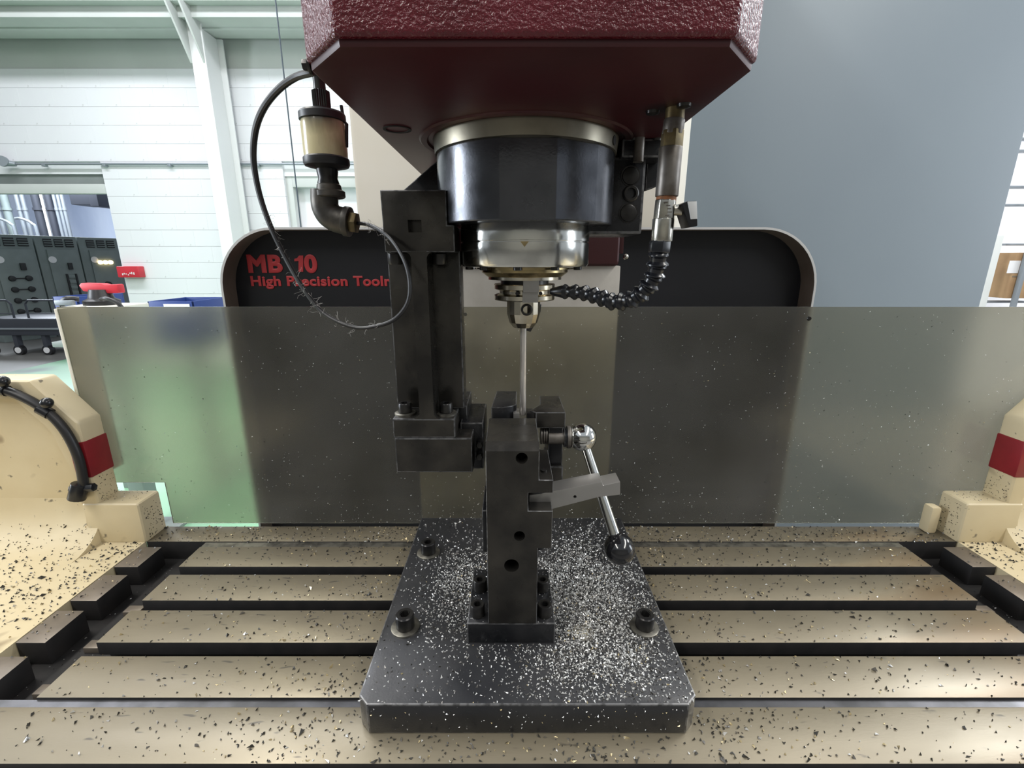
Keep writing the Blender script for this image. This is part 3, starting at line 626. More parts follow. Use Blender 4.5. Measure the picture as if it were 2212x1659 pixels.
cylpart('labyrinth_ring', [(0.040, 0.418), (0.046, 0.4225), (0.046, 0.4255), (0.052, 0.4258), (0.052, 0.4285)], M['gold'], hd)
for k in range(10):
    a = R(36 * k + 10); build('nose_screw', MB().lathe([(0.0042, 0), (0.0042, -0.003), (0.003, -0.0034)], (XS + 0.059 * math.cos(a), YSP + 0.059 * math.sin(a), 0.4285), n=14), M['screw'], nose)
p = at(655, 141, 0.34); build('side_bolt', MB().cyl(p + Vector((0.012, 0, 0)), p + Vector((0.000, 0, 0)), 0.0035, n=6).cyl(p + Vector((0.004, 0, 0)), p + Vector((0.006, 0, 0)), 0.0055, n=16), M['screw'], hd, bev=0.0005)

# ------------------------------------------------------------------ black clamp bracket on the spindle
cb = thing('clamp_bracket', (XS, YSP, 0.46), 'black steel clamp bracket around the spindle with a long hanging arm', 'bracket')
flat = 0.0243; rc = 0.0885; pts = []
for k in range(72):
    a = R(5 * k - 90); x, y = rc * math.cos(a), rc * math.sin(a)
    if abs(x) < flat and y < 0: continue
    if flat < x < 0.060 and y < 0: continue
    pts.append((XS + x, YSP + y))
pts.insert(0, (XS + flat, YSP - math.sqrt(rc * rc - flat * flat))); pts.append((XS - flat, YSP - math.sqrt(rc * rc - flat * flat)))
# slightly faceted front: chord plus two shallow flats
cr_ = build('clamp_ring', MB().prism(pts, 'z', 0.4685, 0.534), M['clamp'], cb, bev=0.0012, ang=8)
YE = 0.50
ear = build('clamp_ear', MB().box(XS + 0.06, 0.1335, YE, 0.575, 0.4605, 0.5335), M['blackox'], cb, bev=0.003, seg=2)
for px, py, q in ((1362, 380, 0.0088), (1362, 418, 0.0080), (1357, 460, 0.0088)):
    p = at(px, py, YE); s_ = build('cap_screw', MB().lathe([(q, 0.003), (q, -0.002), (q * .85, -0.003), (q * .62, -0.003), (q * .6, 0.002)] if py == 418 else [(q * 1.1, 0.0), (q * 1.1, -0.0006), (q * .96, -0.0006), (q * .92, -0.0016), (q * .8, -0.002)], p, (0, 1, 0), 22), M['screw'], ear)
# rear left gusset
a, b_, c_ = at(940, 343, 0.52), at(866, 408, 0.52), at(960, 410, 0.52)
build('gusset', MB().prism([(a.x, a.z), (b_.x, b_.z), (b_.x, b_.z - 0.03), (c_.x, b_.z - 0.03), (c_.x, a.z)], 'y', 0.53, 0.60), M['blackox'], cb, bev=0.001)
YA = 0.46
a, b_, c_ = at(820, 410, YA), at(966, 486, YA), at(983, 545, YA)
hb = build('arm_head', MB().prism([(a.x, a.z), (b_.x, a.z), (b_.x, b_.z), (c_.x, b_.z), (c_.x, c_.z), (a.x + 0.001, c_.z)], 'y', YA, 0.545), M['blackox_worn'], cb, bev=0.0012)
p0, p1 = at(882, 502, YA), at(910, 475, YA)
cut(hb, MB().box(p0.x, p1.x, YA - 0.01, YA + 0.012, p0.z, p1.z))
# arm: back plate with a proud rib, foot flange, lower block
x0, x1 = at(846, 700, YA + 0.035).x, at(998, 700, YA + 0.035).x
zf = at(900, 905, YA).z
zu = c_.z
rl, rr = at(893, 650, YA).x, at(926, 650, YA).x
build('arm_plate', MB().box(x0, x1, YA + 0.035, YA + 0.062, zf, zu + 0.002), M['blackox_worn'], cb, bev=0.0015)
def fillet(mb, xc, zc, sx, sz, r_, y0, y1):
    pts = [(xc, zc)]
    for k in range(7):
        a = R(90 * k / 6); pts.append((xc + sx * r_ * (1 - math.sin(a)), zc + sz * r_ * (1 - math.cos(a))))
    return mb.prism(pts, 'y', y0, y1)
rb_ = MB().box(rl, rr, YA, YA + 0.036, zf, zu + 0.001)
for sx, xx in ((-1, rl), (1, rr)):
    fillet(rb_, xx, zf, sx, 1, 0.006, YA, YA + 0.036); fillet(rb_, xx, zu, sx, -1, 0.006, YA, YA + 0.036)
build('arm_rib', rb_, M['blackox_worn'], cb)
l0, l1, l2 = at(850, 945, YA).x, at(984, 945, YA).x, at(1020, 950, YA).x
zb1, zb2 = at(900, 946, YA).z, at(900, 1020, YA).z
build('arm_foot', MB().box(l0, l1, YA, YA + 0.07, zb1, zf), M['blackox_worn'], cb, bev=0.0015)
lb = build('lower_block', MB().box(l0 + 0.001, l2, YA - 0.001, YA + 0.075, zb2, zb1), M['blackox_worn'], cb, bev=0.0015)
def socket_screw(parent, base, r_, h, d=(0, 0, 1), washer=True, name='cap_screw'):
    base = Vector(base); d = Vector(d).normalized()
    prof = [(r_ * 0.9, -0.0), (r_, 0.0005), (r_, h - 0.0012), (r_ * 0.9, h), (r_ * 0.58, h), (r_ * 0.55, h - r_ * 0.7)]
    s_ = build(name, MB().lathe(prof, base + d * (0.0022 if washer else 0), d, 26), M['screw'], parent, ang=40)
    hx = MB().lathe([(r_ * 0.60, h - r_ * 0.75), (r_ * 0.60, h - 0.0003), (r_ * 0.52, h - 0.0003), (r_ * 0.48, h - r_ * 0.7)], base + d * (0.0022 if washer else 0), d, 6, cap=False)
    build('hex_socket', hx, M['screw'], s_)
    if washer: build('washer', MB().lathe([(r_ * 1.55, 0), (r_ * 1.55, 0.0018), (r_ * 1.45, 0.0022), (r_ * 0.9, 0.0022)], base, d, 28), M['washer'], s_)
    return s_
for px in (874, 963):
    p = atz(px, 896, zf); socket_screw(cb, (p.x, YA + 0.017, zf), 0.0072, 0.0105)
for px in (852, 948):
    p = at(px, 560, YA + 0.012); socket_screw(cb, (p.x, YA + 0.016, zu - 0.001), 0.0072, 0.0105, (0, 0, -1), washer=False)
# slide coupling towards the vise
kz0, kz1 = at(1030, 1006, 0.50).z, at(1030, 905, 0.50).z
build('slide_guide', MB().box(at(998, 950, 0.50).x, at(1046, 950, 0.50).x, 0.487, 0.56, kz0 + 0.002, kz1), M['blackox'], cb, bev=0.0015)
build('slide_gib', MB().box(at(990, 900, 0.515).x, at(1012, 900, 0.515).x, 0.500, 0.56, zb1, at(1005, 868, 0.515).z), M['blackox'], cb, bev=0.001)
for py in (960, 985):
    p = at(1036, py, 0.482); build('grub_screw', MB().lathe([(0.004, 0.006), (0.004, -0.003), (0.003, -0.004)], p, (0, 1, 0), 12), M['screw'], cb)

# ------------------------------------------------------------------ tool holder and rod
th = thing('tool_holder', (XS, YSP, 0.363), 'steel tool holder with grooved flange gripped in the spindle', 'tool holder')
cylpart('spindle_face', [(0.034, 0.4145), (0.0395, 0.415), (0.0395, 0.4215), (0.036, 0.4235)], M['holder'], th)
cylpart('neck', [(0.026, 0.4095), (0.026, 0.4155)], M['screw'], th)
cylpart('flange', [(0.026, 0.393), (0.032, 0.3935), (0.0328, 0.3945), (0.0328, 0.3985), (0.031, 0.3995), (0.0275, 0.4005), (0.0275, 0.4035), (0.031, 0.4045), (0.0328, 0.4052), (0.0328, 0.4095), (0.032, 0.4105), (0.026, 0.4107)], M['holder'], th)
kx = at(1147, 615, YSP - 0.034).x
k_ = build('drive_key', MB().box(kx - 0.008, kx + 0.008, YSP - 0.0375, YSP - 0.025, 0.4035, 0.4155), M['key'], th, bev=0.0006)
build('key_slot', MB().box(kx - 0.0085, kx + 0.0075, YSP - 0.0333, YSP - 0.027, 0.393, 0.4035), M['key'], th, bev=0.0004)
for px in (1117, 1168):
    p = at(px, 634, YSP - 0.031); build('orientation_hole', MB().cyl(p + Vector((0, 0.004, 0)), p + Vector((0, -0.0012, 0)), 0.0018, n=10), M['cast'], th)
build('body', MB().lathe([(0.0182, 0.3937), (0.0182, 0.3785), (0.0155, 0.3690), (0.0112, 0.3635), (0.0055, 0.3633)], (XS - 0.001, YSP, 0), n=16, phase=0.2), M['holder'], th, ang=12)
p = Vector((XS + 0.002, YSP - 0.0175, 0.3845)); build('set_screw', MB().lathe([(0.0062, 0.005), (0.0062, -0.004), (0.0050, -0.0048), (0.0040, -0.0048), (0.0038, 0.002)], p, (0, 1, 0), 20), M['screw'], th)
# rear coolant tip
o = build('coolant_tip', MB().lathe([(0.0035, -0.022), (0.0055, -0.012), (0.0065, 0.004), (0.0045, 0.012)], (XS + 0.0125, YSP + 0.035, 0.375), (0.35, 0, 1), 18), M['plastic']); props(o, 'small black coolant tip peeking out behind the tool holder', 'nozzle')
rd = build('round_rod', MB().lathe([(0.0033, 0.262), (0.0036, 0.263), (0.0036, 0.366)], (XS - 0.001, YSP, 0), n=20), M['rod']); props(rd, 'slim grey tool rod running from the holder down to the vise jaws', 'rod')

# ------------------------------------------------------------------ oil cup and its hose
YO = 0.50
oc = thing('oil_cup', at(722, 490, YO), 'black capped oil cup with yellowed glass and an iron elbow below', 'oil cup')
def ox(px, py): return at(px, py, YO)
c0 = ox(701, 300); k = YO / 1.0 / 1000
def zpy(py): return ox(701, py).z
build('stem', MB().cyl((c0.x, YO, zpy(195)), (c0.x, YO, zpy(120)), 0.0055, n=16), M['screw'], oc)
kn = MB()
rr_ = []
for j in range(48): rr_.append(0.0082 if j % 2 else 0.0074)
kpts = [(c0.x + 0.0005 + rr_[j] * math.cos(R(7.5 * j)), YO + rr_[j] * math.sin(R(7.5 * j))) for j in range(48)]
build('knurled_knob', kn.prism(kpts, 'z', zpy(236), zpy(197)), M['screw'], oc, smooth=False)
build('collar', MB().cyl((c0.x, YO, zpy(250)), (c0.x, YO, zpy(234)), 0.0095, n=20), M['screw'], oc)
rz = 0.0212
cap = build('cap', MB().lathe([(rz * .6, zpy(243)), (rz * .97, zpy(244)), (rz * 1.02, zpy(248)), (rz * 1.02, zpy(262)), (rz * .95, zpy(264))][::-1], (c0.x, YO, 0), n=36), M['rubber'], oc)
build('glass', MB().lathe([(rz * .96, zpy(344)), (rz * .98, zpy(330)), (rz * .98, zpy(272)), (rz * .94, zpy(262))], (c0.x, YO, 0), n=36), M['oil'], oc)
build('bottom_flange', MB().lathe([(rz * .5, zpy(366)), (rz * .98, zpy(360)), (rz * 1.03, zpy(355)), (rz * 1.03, zpy(344)), (rz * .98, zpy(341))], (c0.x, YO, 0), n=36), M['rubber'], oc)
build('side_wire', MB().tube([ox(737, 228), ox(743, 262), ox(749, 268), ox(749, 318)], 0.0016, 8), M['rubber'], oc)
build('lower_stem', MB().lathe([(0.0098, zpy(402)), (0.0105, zpy(396)), (0.0092, zpy(386)), (0.0102, zpy(372)), (0.0102, zpy(356))], (c0.x - 0.0003, YO, 0), n=20), M['screw'], oc)
build('thread_collar', MB().lathe([(0.0118, zpy(415)), (0.0122, zpy(410)), (0.0115, zpy(400)), (0.0105, zpy(398))], (c0.x, YO, 0), n=14), M['iron'], oc)
el = [ox(701, 412), ox(701, 432), ox(703, 448), ox(712, 464), ox(726, 473), ox(742, 477), ox(752, 479)]
build('elbow', MB().tube(spline(el, 6), 0.0132, 20), M['iron'], oc)
build('elbow_bead', MB().lathe([(0.0135, zpy(428)), (0.0150, zpy(425)), (0.0150, zpy(414)), (0.0132, zpy(411))], (c0.x, YO, 0), n=24), M['iron'], oc)
p = ox(744, 478); q = ox(757, 480); build('outlet_bead', MB().cyl(p, q, 0.0148, n=22), M['iron'], oc, bev=0.001)
build('brass_nut', MB().cyl(q, ox(772, 482), 0.0108, n=6), M['brass'], oc, bev=0.0008)
hs = thing('air_hose', at(700, 500, YO), 'thin black hose looping from the elbow round to the maroon head', 'hose')
hp = [(770, 482, .50), (800, 487, .485), (840, 512, .455), (872, 560, .438), (885, 610, .430), (880, 655, .428), (852, 690, .428), (812, 705, .430), (772, 708, .432), (730, 695, .435), (690, 668, .44), (650, 615, .445), (616, 555, .45), (585, 490, .452), (562, 425, .455), (549, 360, .455), (548, 310, .45), (556, 265, .44), (575, 225, .43), (605, 190, .42), (640, 166, .41), (675, 156, .40), (700, 150, .40)]
path = spline([at(a, b, c) for a, b, c in hp], 8)
build('tube', MB().tube(path, 0.0019 + 0, 10) if False else MB().tube(path, [0.0019 + 0.0009 * min(1, max(0, (i - 70) / 60)) for i in range(len(path))], 10), M['rubber'], hs)
random.seed(3)
wb = MB()
for k in range(150):
    i = random.choice([random.randint(6, 16), random.randint(54, 108), random.randint(80, 108)])
    p = path[min(i, len(path) - 1)].copy(); pts = [p]
    d_ = Vector((random.gauss(0, 1), random.gauss(0, .5), random.gauss(-.4, 1))).normalized()
    for s_ in range(4):
        d_ = (d_ + Vector((random.gauss(0, .7), random.gauss(0, .7), random.gauss(0, .7)))).normalized(); p = p + d_ * random.uniform(.0012, .0035); pts.append(p)
    wb.tube(pts, 0.00011, 3)
o = build('lint_strands', wb, M['web'], hs); o['kind'] = 'stuff'; o['label'] = 'pale lint clinging to the hose'
# ------------------------------------------------------------------ coolant line on the right
YC = 0.40
cl_ = thing('coolant_line', at(1430, 540, YC), 'coolant pipe with brass fittings, shut-off valve and black segmented nozzle hose', 'coolant line')
cxp = lambda px, py: at(px, py, YC)
def stackcyl(name, pts, r_, m, n=20, **kw):
    (a, b), (c, d) = pts; return build(name, MB().cyl(cxp(a, b), cxp(c, d), r_, n=n), m, cl_, **kw)
stackcyl('brass_nipple', ((1457, 262), (1460, 218)), 0.0072, M['brass'])
stackcyl('adapter', ((1452, 292), (1457, 258)), 0.0080, M['pipe'], n=16, bev=0.0008)
stackcyl('hex_coupling', ((1450, 320), (1453, 282)), 0.0088, M['brass'], n=6, bev=0.0008)
stackcyl('pipe', ((1440, 425), (1449, 318)), 0.0090, M['pipe'], n=28, bev=0.0008)
stackcyl('rusty_thread', ((1438, 434), (1440, 424)), 0.0078, M['rust'])
vb = stackcyl('valve_body', ((1433, 475), (1438, 432)), 0.0085, M['valve'], n=8, bev=0.0010)
for k in range(5):
    p = cxp(1436 + random.uniform(-6, 6), 440 + k * 7) + Vector((0, -0.0086, 0)); build('cast_mark', MB().box(p.x - 0.0016, p.x + 0.0016, p.y - 0.0002, p.y + 0.001, p.z, p.z + 0.0006), M['pipe'], vb)
stackcyl('collar', ((1429, 522), (1433, 472)), 0.0085, M['valve'], n=28, bev=0.0008)
stackcyl('valve_stem', ((1440, 452), (1472, 455)), 0.0042, M['valve'], n=16)
lv = MB().prism([(cxp(1466, 0).x, 0)] * 3, 'y', 0, 0) if False else MB()
ps = [cxp(1464, 444), cxp(1474, 438), cxp(1495, 437), cxp(1497, 490), cxp(1480, 493)]
lv.prism([(p.x, p.z) for p in ps], 'y', YC - 0.010, YC + 0.010)
build('lever', lv, M['plastic'], cl_, bev=0.0008)
ps = [cxp(1475, 439), cxp(1494, 438.5), cxp(1495.5, 475), cxp(1482, 476)]
build('lever_plate', MB().prism([(p.x, p.z) for p in ps], 'y', YC - 0.0110, YC - 0.0098), M['shroud_edge'], cl_, bev=0.0002)
stackcyl('nut', ((1423, 546), (1426, 520)), 0.0090, M['plastic'], n=6, bev=0.001)
lp = [(1423, 546, .40), (1419, 575, .402), (1411, 602, .404), (1392, 628, .408), (1362, 648, .415), (1325, 652, .425), (1290, 640, .438), (1255, 632, .450), (1215, 630, .462), (1196, 630, .467)]
lpath = spline([at(a, b, c) for a, b, c in lp], 12)
# resample into segments
acc = [0]
for i in range(1, len(lpath)): acc.append(acc[-1] + (lpath[i] - lpath[i - 1]).length)
def along(s_):
    for i in range(1, len(acc)):
        if acc[i] >= s_:
            f = (s_ - acc[i - 1]) / max(1e-9, acc[i] - acc[i - 1]); return lpath[i - 1].lerp(lpath[i], f)
    return lpath[-1]
NS = 13; tot = acc[-1]; edges_ = [tot * (1 - (1 - i / NS) ** 0.92) for i in range(NS + 1)]
for i in range(NS):
    a, b_ = along(edges_[i]), along(edges_[i + 1]); d_ = b_ - a; L0 = d_.length; f = 1.18 - 0.30 * i / NS
    prof = [(0.0048 * f, -L0 * .15), (0.0066 * f, L0 * .05), (0.0070 * f, L0 * .22), (0.0058 * f, L0 * .40), (0.0056 * f, L0 * .70), (0.0078 * f, L0 * .92), (0.0080 * f, L0 * 1.02), (0.0062 * f, L0 * 1.05)]
    if i == NS - 1: prof = [(0.0062, -L0 * .1), (0.0060, L0 * .3), (0.0042, L0 * 1.0), (0.0030, L0 * 1.25)]
    build('hose_segment', MB().lathe(prof, a, d_, 20), M['plastic'], cl_)

# flange screws and oily patch parts under the head, right
t = thing('head_underside_bracket', at(1395, 330, 0.47), 'dark oily bracket bolted under the maroon head beside the coolant pipe', 'bracket')
a, b_ = at(1340, 300, 0.50), at(1432, 345, 0.50)
build('plate', MB().box(a.x, b_.x, 0.49, 0.56, b_.z, 0.5475), M['blackox'], t, bev=0.002)
p = at(1382, 338, 0.485); build('stud', MB().cyl((p.x, 0.49, p.z - 0.004), (p.x, 0.49, p.z + 0.02), 0.0052, n=14), M['pipe'], t)
p = at(1408, 385, 0.52); build('hook', MB().prism([(p.x - 0.006, p.z - 0.012), (p.x + 0.006, p.z - 0.008), (p.x + 0.006, p.z + 0.03), (p.x - 0.006, p.z + 0.03)], 'y', 0.52, 0.535), M['blackox'], t, bev=0.001)
for px, py in ((1370, 300), (1418, 300), (1410, 240), (1478, 225)):
    q = atz(px, py, ZH); build('button_screw', MB().lathe([(0.0055, 0.0005), (0.005, -0.002), (0.002, -0.003)], q, (0, 0, 1), 14), M['screw'], t)

# ------------------------------------------------------------------ base plate with bolts
X0, X1, Y0, Y1, ZP = -0.1457, 0.175, 0.339, 0.663, 0.035
bp = thing('base_plate', ((X0 + X1) / 2, (Y0 + Y1) / 2, 0), 'thick black steel base plate bolted to the table, strewn with chips', 'base plate')
c = 0.010
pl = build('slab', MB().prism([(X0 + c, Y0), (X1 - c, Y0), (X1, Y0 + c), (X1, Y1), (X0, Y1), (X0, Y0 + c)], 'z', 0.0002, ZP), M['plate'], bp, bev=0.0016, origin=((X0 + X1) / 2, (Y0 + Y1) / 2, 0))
for x, y in ((-0.120, 0.433), (0.149, 0.433), (-0.118, 0.570), (0.149, 0.570)): socket_screw(bp, (x, y, ZP), 0.0103, 0.016)

# ------------------------------------------------------------------ vise
YV = 0.41
vx = lambda px, py, Y=YV: at(px, py, Y)
vs = thing('fixture_vise', (0, 0.45, ZP), 'tall black steel fixture vise with a chrome-hubbed clamp lever on the plate', 'vise')
fx0, fx1 = vx(1010, 1390).x, vx(1198, 1390).x; fz = vx(1100, 1347).z
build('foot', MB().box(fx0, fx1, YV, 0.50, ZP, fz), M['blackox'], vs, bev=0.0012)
xl_, xr_ = vx(1049, 1000).x, vx(1165, 1000).x
zc_, zt_ = vx(1106, 975).z, 0.266
e1, e2, e3, e4 = vx(0, 1037).z, vx(0, 1065).z, vx(0, 1104).z, vx(0, 1185).z
xe = vx(1195, 1050).x; xs_ = vx(1141, 1080).x
prof = [(xl_, fz - 0.0001), (xr_, fz - 0.0001), (xr_, e4), (xe, e4), (xe, e3), (xs_, e3), (xs_, e2), (xe, e2), (xe, e1), (xr_, e1), (xr_, zt_), (xl_, zt_)]
post = build('post', MB().prism(prof, 'y', YV, 0.485), M['blackox_worn'], vs, bev=0.0006, seg=1)
cut(post, MB().prism([(YV - 0.01, zc_ - 0.01), (YV - 0.01, 0.3), (YV + (zt_ - zc_) + 0.034, 0.3), (YV + (zt_ - zc_), zt_), (YV, zc_)], 'x', -0.1, 0.1))
hc = MB()
for px, py, q in ((1127, 990, 13), (1122, 1158, 12), (1105, 1222, 16)):
    p = vx(px, py); r_ = q / 1000 * YV / ray(px, py).y; hc.cyl((p.x, YV - 0.01, p.z), (p.x, YV + 0.03, p.z), r_, n=28)
cut(post, hc)
build('side_rail', MB().box(xl_ - 0.0055, xl_, 0.425, 0.48, vx(0, 1212).z, vx(0, 1120).z), M['blackox'], vs, bev=0.001)
build('side_rail', MB().box(xr_, xr_ + 0.0075, 0.43, 0.48, vx(0, 1215).z, e4), M['blackox'], vs, bev=0.001)
for x in (fx0 + 0.0105, fx1 - 0.0105):
    for y in (0.4235, 0.4635): socket_screw(vs, (x, y, fz), 0.0078, 0.0135, washer=False)
# ear screw
p = vx(1178, 1026); build('ear_screw', MB().lathe([(0.003, 0), (0.003, 0.0015)], (p.x, YV + 0.02, e1), n=12), M['screw'], vs)
# jaws
jx0, jx1 = at(1061, 880, 0.50).x, at(1118, 880, 0.50).x
build('jaw', MB().prism([(jx0, 0.500), (jx0 + 0.012, 0.500), (jx1 - 0.006, 0.506), (jx1 - 0.001, 0.512), (jx1, 0.567), (jx0 + 0.004, 0.567)], 'z', 0.20, 0.2736), M['blackox'], vs, bev=0.001)
jr0, jr1 = at(1158, 892, 0.50).x, at(1222, 892, 0.50).x
build('jaw', MB().prism([(jr0 - 0.007, 0.507), (jr0, 0.500), (jr1, 0.500), (jr1 - 0.001, 0.567), (jr0 + 0.008, 0.567), (jr0 + 0.006, 0.53)], 'z', 0.2485, 0.2675), M['blackox_worn'], vs, bev=0.001)
build('jaw_insert', MB().box(XS - 0.012, XS - 0.0050, 0.502, 0.520, 0.245, 0.2660), M['key'], vs, bev=0.0006)
build('jaw_insert', MB().box(XS + 0.0035, XS + 0.012, 0.502, 0.520, 0.245, 0.2660), M['screw'], vs, bev=0.0006)
b0, b1 = at(1184, 980, 0.505).x, at(1215, 980, 0.505).x
build('jaw_carrier', MB().box(b0, b1, 0.505, 0.560, at(1200, 1030, 0.505).z, 0.2485), M['blackox'], vs, bev=0.001)
build('carrier_foot', MB().box(b0 - 0.002, b1 + 0.0008, 0.500, 0.560, at(1200, 1040, 0.5).z - 0.004, at(1200, 1008, 0.5).z), M['blackox_worn'], vs, bev=0.002)
for px in (1170, 1176, 1181):
    p = at(px, 945, 0.505); build('spring_coil', MB().cyl((p.x - 0.0011, 0.515, p.z), (p.x + 0.0011, 0.515, p.z), 0.0115, n=22), M['pipe'], vs, bev=0.0006)
bc = at(1258, 944, 0.51)
for px, r_, m_ in ((1221, 0.0118, 'blackox'), (1228, 0.0132, 'pipe'), (1236, 0.0120, 'screw')):
    x = at(px, 944, 0.51).x; build('collar', MB().cyl((x - 0.002, 0.51, bc.z), (x + 0.0022, 0.51, bc.z), r_, n=28), M[m_], vs, bev=0.0006)
build('screw_shaft', MB().cyl((b0, 0.51, bc.z), (bc.x, 0.51, bc.z), 0.0085, n=20), M['pipe'], vs)
hub = build('lever_hub', MB().lathe([(0.0085, -0.0165), (0.0125, -0.0128)] + [(0.0168 * math.cos(R(a)), 0.0168 * math.sin(R(a))) for a in range(-45, 66, 10)] + [(0.004, 0.0160)], bc, (1, 0, 0), 40), M['chrome'], vs)
kb = at(1338, 1186, 0.452)
d_ = (kb - bc).normalized()
lev = build('lever_rod', MB().cyl(bc + d_ * 0.012, kb - d_ * 0.008, 0.0056, 0.0064, 24), M['chrome'], vs)
build('knob', MB().lathe([(0.0075, -0.0170), (0.0090, -0.0160)] + [(0.0172 * math.cos(R(a)), 0.0172 * math.sin(R(a))) for a in range(-60, 91, 10)][:-1] + [(0.0008, 0.0172)], kb, d_, 40), M['knob'], vs)
# clamp bar in the slot
YB = 0.428
ps = [at(a, b, YB) for a, b in ((1143, 1070), (1166, 1067), (1300, 1041), (1303, 1049), (1340, 1041), (1340, 1069), (1293, 1074), (1192, 1100), (1168, 1103), (1143, 1103))]
bar = build('clamp_bar', MB().prism([(p.x, p.z) for p in ps], 'y', YB, YB + 0.022), M['key'], vs, bev=0.0008)
p = at(1242, 1073, YB); cut(bar, MB().cyl((p.x, YB - 0.01, p.z), (p.x, YB + 0.015, p.z), 0.0017, n=16))

# ------------------------------------------------------------------ metal chips (countless: stuff)
CH = [M['chip_bright'], M['chip_grey'], M['chip_dark'], M['chip_gold']]
def chip(mb, p, n_, s_, mi):
    n_ = Vector(n_); q = n_.to_track_quat('Z', 'Y').to_matrix() @ Matrix.Rotation(random.uniform(0, 6.28), 3, 'Z')
    l = s_ * random.uniform(.6, 1.3); w_ = s_ * random.uniform(.3, .6); h = s_ * random.uniform(.2, .7)
    vs_ = [(-l / 2, -w_ / 2, 0), (l / 2, -w_ / 2 * random.uniform(.2, 1), h * .5 * random.random()), (random.uniform(-.2, .3) * l, w_ / 2, 0), (random.uniform(-.2, .2) * l, 0, h)]
    mb.add([Vector(p) + q @ Vector(v) for v in vs_], [(0, 2, 1), (0, 1, 3), (1, 2, 3), (2, 0, 3)], mi)
def pick(ws): return random.choices(range(4), ws)[0]
def nz2(x, y, s_): return mnoise.noise(Vector((x * s_, y * s_, 3.7)))
random.seed(11)
mb = MB(); cnt = 0
while cnt < 17000:
    x = random.uniform(X0 + 0.002, X1 - 0.002); y = random.uniform(Y0 + 0.002, Y1 - 0.002)
    # denser round and right of the vise, thin in the front left corner
    e = math.exp(-(((x - 0.09) / 0.075) ** 2 + ((y - 0.49) / 0.11) ** 2)) + 0.75 * math.exp(-(((x + 0.055) / 0.05) ** 2 + ((y - 0.50) / 0.08) ** 2)) + 0.35 * math.exp(-(((x - 0.10) / 0.08) ** 2 + ((y - 0.39) / 0.06) ** 2))
    e = min(1, e) ** 1.5 * (0.8 + 0.6 * nz2(x, y, 28)) + 0.02
    if random.random() > e: continue
    if fx0 - 0.001 < x < fx1 + 0.001 and YV - 0.001 < y < 0.50: continue
    chip(mb, (x, y, ZP), (random.gauss(0, .35), random.gauss(0, .35), 1), random.uniform(.0015, .0037), pick((54, 30, 15, 1))); cnt += 1
for k in range(90): chip(mb, (random.uniform(X0 + .012, X1 - .012), Y0 - 0.0003, random.uniform(.004, .032)), (0, -1, 0), random.uniform(.0012, .0028), pick((5, 3, 1, 1)))
for k in range(130):
    x = random.choice([random.uniform(fx0, xl_ - 0.001), random.uniform(xr_ + 0.001, fx1)]); chip(mb, (x, random.uniform(YV, .498), fz), (0, 0, 1), random.uniform(.001, .0022), pick((5, 3, 2, 0)))
o = build('metal_chips', mb, CH, smooth=False); props(o, 'thick scatter of bright metal chips on the black base plate', 'metal chips', kind='stuff')
mb = MB(); cnt = 0
lands = [(yt(a), yt(b_)) for a, b_ in L_]
while cnt < 4200:
    x = random.uniform(XL + .002, XR - .002); y = random.uniform(yt(1650), yt(1137))
    if X0 - .002 < x < X1 + .002 and Y0 - .002 < y < Y1: continue
    j = [i for i, (a, b_) in enumerate(lands) if a + .001 < y < b_ - .001]
    if not j: continue
    if j[0] not in (0, 5) and (CHL0 < x < CHL1 or CHR0 < x < CHR1): continue
    near = math.exp(-((max(0, abs(x - 0.015) - 0.16)) / 0.10) ** 2)
    if random.random() > 0.22 + 0.8 * near * (0.6 + nz2(x, y, 22)) + (0.35 if j[0] == 5 else 0): continue
    chip(mb, (x, y, 0.0002), (random.gauss(0, .3), random.gauss(0, .3), 1), random.uniform(.0014, .0044) * (1 + .5 * (random.random() < .1)), pick((9, 13, 62, 16))); cnt += 1
for k in range(420):
    x = random.choice([random.uniform(CHL0, CHL1), random.uniform(CHR0, CHR1), random.uniform(CHL1, CHR0)]); y = random.uniform(yt(1500), yt(1185))
    if CHL1 < x < CHR0 and any(a - .013 < y < b_ + .013 for a, b_ in lands): continue
    chip(mb, (x, y, -0.0318), (0, 0, 1), random.uniform(.001, .003), pick((4, 4, 6, 1)))
o = build('table_chips', mb, CH, smooth=False); props(o, 'dark and straw coloured metal chips scattered over the T-slot table', 'metal chips', kind='stuff')
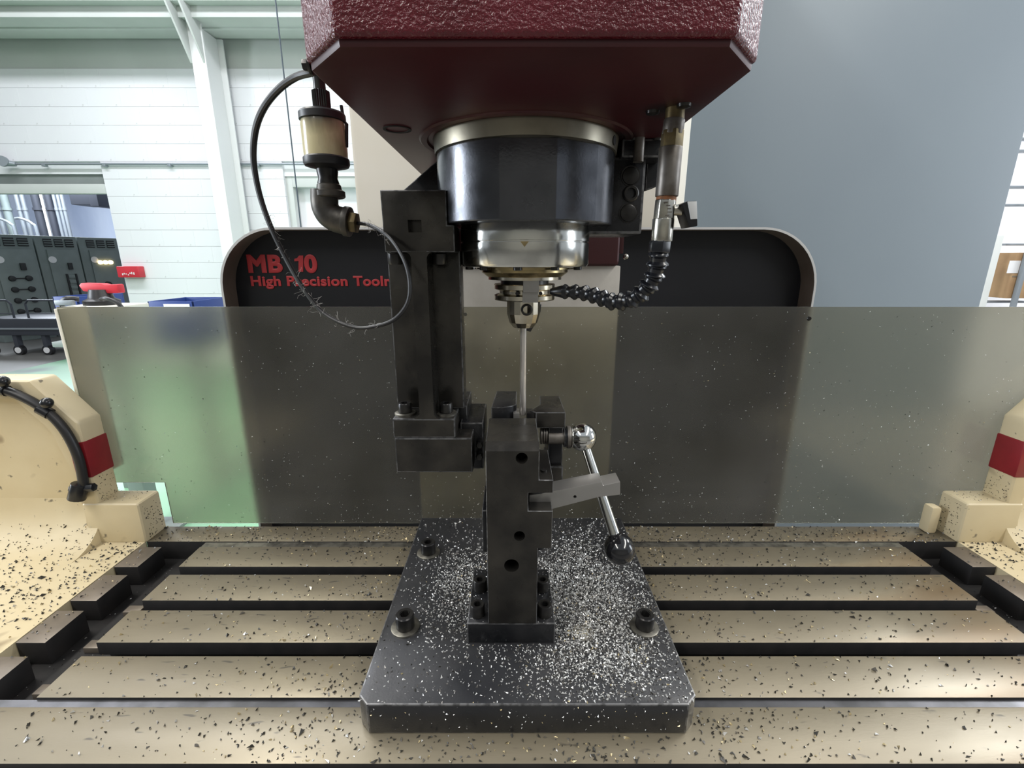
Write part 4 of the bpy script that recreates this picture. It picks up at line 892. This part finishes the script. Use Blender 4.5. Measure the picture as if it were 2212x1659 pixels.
for sgn, lab in ((-1, 'dark chips littering the left cream guard and tray'), (1, 'dark chips littering the right cream guard and tray')):
    mx = lambda x: x if sgn < 0 else 2 * XC - x
    mb = MB(); cnt = 0
    while cnt < 1500:
        x = random.uniform(-0.95, -0.589); y = random.uniform(0.36, 0.652 if x < -0.66 else 0.648)
        if random.random() > 0.25 + 0.6 * max(0, (y - 0.45) / 0.2) + 0.5 * nz2(x, y, 16): continue
        z = 0.0
        if x < -0.655 and y > 0.594: z = 0.0695 - math.sqrt(max(0, 0.070 ** 2 - (y - 0.594) ** 2))
        if y > 0.655: continue
        chip(mb, (mx(x), y, z - 0.0001), (0, -(0.6 if z > .006 else 0), 1), random.uniform(.0014, .0048) * (1.7 if random.random() < .12 else 1), pick((2, 5, 86, 7))); cnt += 1
    for k in range(90): chip(mb, (mx(-0.583 + .0002), random.uniform(.655, .69), random.uniform(.004, .06)), (1 if sgn < 0 else -1, 0, 0), random.uniform(.001, .003), 2)
    for k in range(60): chip(mb, (mx(random.uniform(-.655, -.59)), random.uniform(.655, .69), .0681), (0, 0, 1), random.uniform(.001, .0025), pick((2, 1, 5, 1)))
    for k in range(70): chip(mb, (mx(-.6459), random.uniform(.652, .69), .07 + .05 * random.random() ** 2), (1 if sgn < 0 else -1, 0, 0), random.uniform(.001, .0025), 2)
    o = build('guard_chips', mb, CH, smooth=False); props(o, lab, 'metal chips', kind='stuff')
mb = MB()
for k in range(5200):
    x = random.uniform(-0.64, 0.80); z = 0.006 + (zt - 0.012) * random.random() ** (1.9)
    if x < -0.575 and z < 0.085: continue
    if random.random() > 0.45 + 0.9 * nz2(x, z, 9) + 0.3 * math.exp(-((x - 0) / .3) ** 2): continue
    chip(mb, (x, YS - 0.0001, z), (0, -1, 0), random.uniform(.0009, .0026), pick((48, 17, 30, 5) if x > -0.42 else (6, 10, 80, 4)))
o = build('guard_sheet_chips', mb, CH, smooth=False); props(o, 'fine chips stuck to the face of the smoky guard sheet', 'metal chips', kind='stuff')
